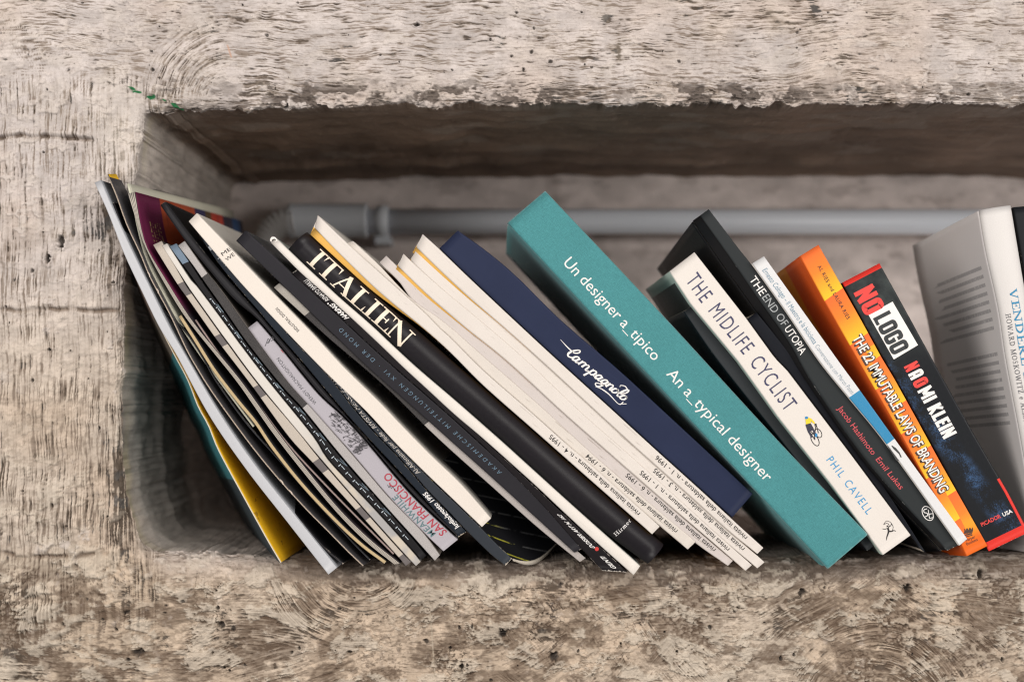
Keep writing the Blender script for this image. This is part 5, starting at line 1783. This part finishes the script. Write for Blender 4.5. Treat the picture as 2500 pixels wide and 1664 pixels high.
letter_px(bS, 'Business', cpx(1445, 1350), cpx(1530, 1312), 7, BRN, 'publisher')

# ============ black book with red bands and boxed title
def nl_extra(t, col, a, b, mm):
    z = t.noise(mm, 0.05, 6, 0.72)
    z2 = t.noise(mm, 1.2, 3, 0.7)
    band = t.step(t.math('ABSOLUTE', t.math('SUBTRACT', t.math('ADD', b, t.math('MULTIPLY', a, -1.15)), -0.42)), 0.34, 0.06)
    m_ = t.math('MULTIPLY', t.step(t.math('MULTIPLY', t.math('ADD', z, t.math('MULTIPLY', z2, 0.5)), 1.0), 0.70, 1.0), t.math('MULTIPLY', band, 0.85))
    c = t.mix(m_, col, (0.06, 0.13, 0.27))
    gm = t.math('MULTIPLY', t.step(a, 0.42, 0.05), t.step(t.noise(mm, 0.10, 4, .6), 0.2, 0.8))
    c = t.mix(t.math('MULTIPLY', gm, 0.9), c, (0.055, 0.065, 0.062))
    RED = (0.62, 0.035, 0.025)
    red = t.math('LESS_THAN', a, 0.016)
    red = t.math('MAXIMUM', red, t.math('GREATER_THAN', a, 0.970))
    red = t.math('MAXIMUM', red, t.math('MULTIPLY', t.math('GREATER_THAN', b, 0.93), t.math('GREATER_THAN', a, 0.80)))
    return t.mix(red, c, RED)


LT = [(2056, 690), (2107, 783), (2155, 871), (2183, 917), (2242, 1023), (2300, 1129), (2414, 1345)]
RT = [(2148, 642), (2186, 710), (2224, 779), (2278, 878), (2330, 968), (2378, 1053), (2461, 1197), (2536, 1326)]
RT = [(2148, 642), (2224, 779), (2278, 878), (2378, 1058), (2461, 1200), (2512, 1298)]
bT = Book('book', 'thick black paperback with red end bands and a white-boxed title', [LT, RT],
          [print_mat('black_blue_speckled_spine', (0.012, 0.013, 0.015), 0.36, extra=nl_extra, wear=0.12, var=.0)], left=BLACKC, right=BLACKC, depth=0.135, y=Y0 + 0.0005, back=(0, 45), smooth=False)
RED = ink('signal_red_ink', (0.66, 0.05, 0.04))
block(bT, 'NO', (2098, 708), (2130, 765), 0.11, 52, RED, t=0.24)
V, F = poly([(2120, 768), (2179, 736), (2241, 842), (2182, 877)][::-1])
bT.put('title_box', V, F, ink('box_white', (0.74, 0.71, 0.67)))
block(bT, 'LOGO', (2140, 773), (2193, 862), 0.225, 45, ink('title_black', (0.025, 0.028, 0.03)), lift=0.0003, t=0.22)
block(bT, 'N', (2212, 893), (2220, 907), 0.30, 36, RED, 'author')
block(bT, 'A', (2223, 911), (2231, 926), 0.30, 36, INK_W, 'author')
block(bT, 'O', (2234, 930), (2243, 946), 0.30, 36, RED, 'author')
block(bT, 'MI KLEIN', (2246, 951), (2314, 1068), 0.30, 36, INK_W, 'author')
letter_px(bT, 'PICADOR', cpx(1560, 1207), cpx(1708, 1136), 9.5, RED, 'publisher', bold=0.02)
letter_px(bT, 'USA', cpx(1724, 1130), cpx(1796, 1098), 9.5, INK_W, 'publisher', bold=0.02)

# ============ white upright book and its black neighbour at the right edge
def blurb_extra(t, col, a, b, mm):
    sep = t.n('ShaderNodeSeparateXYZ')
    t.l(mm, sep.inputs[0])
    x, yv = sep.outputs[0], sep.outputs[1]
    ln = t.math('SUBTRACT', x, t.math('MULTIPLY', yv, 0.0))
    f = t.math('FRACT', t.math('MULTIPLY', ln, 1 / 5.3))
    line = t.math('LESS_THAN', f, 0.42)
    wordn = t.noise(mm, 0.9, 3, .7, (0.16, 1.3, 1))
    rag = t.math('ADD', 62.0, t.math('MULTIPLY', t.noise(mm, 1.0, 1, .5, (0.16, 0.0001, 1)), 90.0))
    wd = t.math('GREATER_THAN', wordn, 0.40)
    blk = t.math('MULTIPLY', t.math('GREATER_THAN', x, 31.0), t.math('LESS_THAN', x, 73.0))
    blk2 = t.math('MULTIPLY', t.math('GREATER_THAN', x, 84.5), t.math('LESS_THAN', x, 132.0))
    blk = t.math('MAXIMUM', blk, blk2)
    mar = t.math('MULTIPLY', t.math('GREATER_THAN', yv, 14.0), t.math('LESS_THAN', yv, rag))
    m_ = t.math('MULTIPLY', t.math('MULTIPLY', line, wd), t.math('MULTIPLY', blk, mar))
    return t.mix(t.math('MULTIPLY', m_, 0.5), col, (0.06, 0.065, 0.075))


LU = [(2391, 513), (2408, 613), (2439, 755), (2458, 880), (2496, 1085), (2530, 1300), (2536, 1352)]
RU = [(2470, 501), (2502, 694), (2530, 860), (2570, 1080), (2604, 1290), (2612, 1340)]
bU = Book('book', 'white paperback standing nearly upright at the right edge with blue serif capitals', [LU, RU],
          [print_mat('white_upright_spine', (0.60, 0.57, 0.545), 0.42, var=.04)], left=print_mat('white_blurb_cover', (0.60, 0.565, 0.55), 0.5, extra=blurb_extra, var=.04), right=WHITEC,
          depth=0.14, y=Y0 - 0.001, bulge=0.003, rnd=0.002, back=(-8, 30), smooth=True)
V, F, wdt = serif2d("VENDERE L'E", 0.16, 0.07, 0.12)
bU.along('title', V, F, (2474, 705), (2518, 960), 0.40, 19, ink('title_blue_ink', (0.02, 0.20, 0.36)), width=wdt)
V, F, wdt = serif2d('HOWARD MOSKOWITZ e ALEX GOFMAN', 0.14, 0.07, 0.16)
bU.along('author', V, F, (2458, 766), (2520, 1110), 0.15, 11, ink('author_grey_ink', (0.08, 0.08, 0.09)), width=wdt)
bV = Book('book', 'black book at the extreme right, mostly cut off by the white upright one', [[(2473, 506), (2505, 694), (2533, 860), (2573, 1080), (2607, 1290), (2616, 1340)], [(2545, 500), (2580, 694), (2610, 860), (2650, 1080), (2690, 1335)]],
          [print_mat('black_end_spine', (0.014, 0.015, 0.017), 0.4, wear=0.2)], left=BLACKC, right=BLACKC, depth=0.15, y=Y0 + 0.006, back=(30, 30))
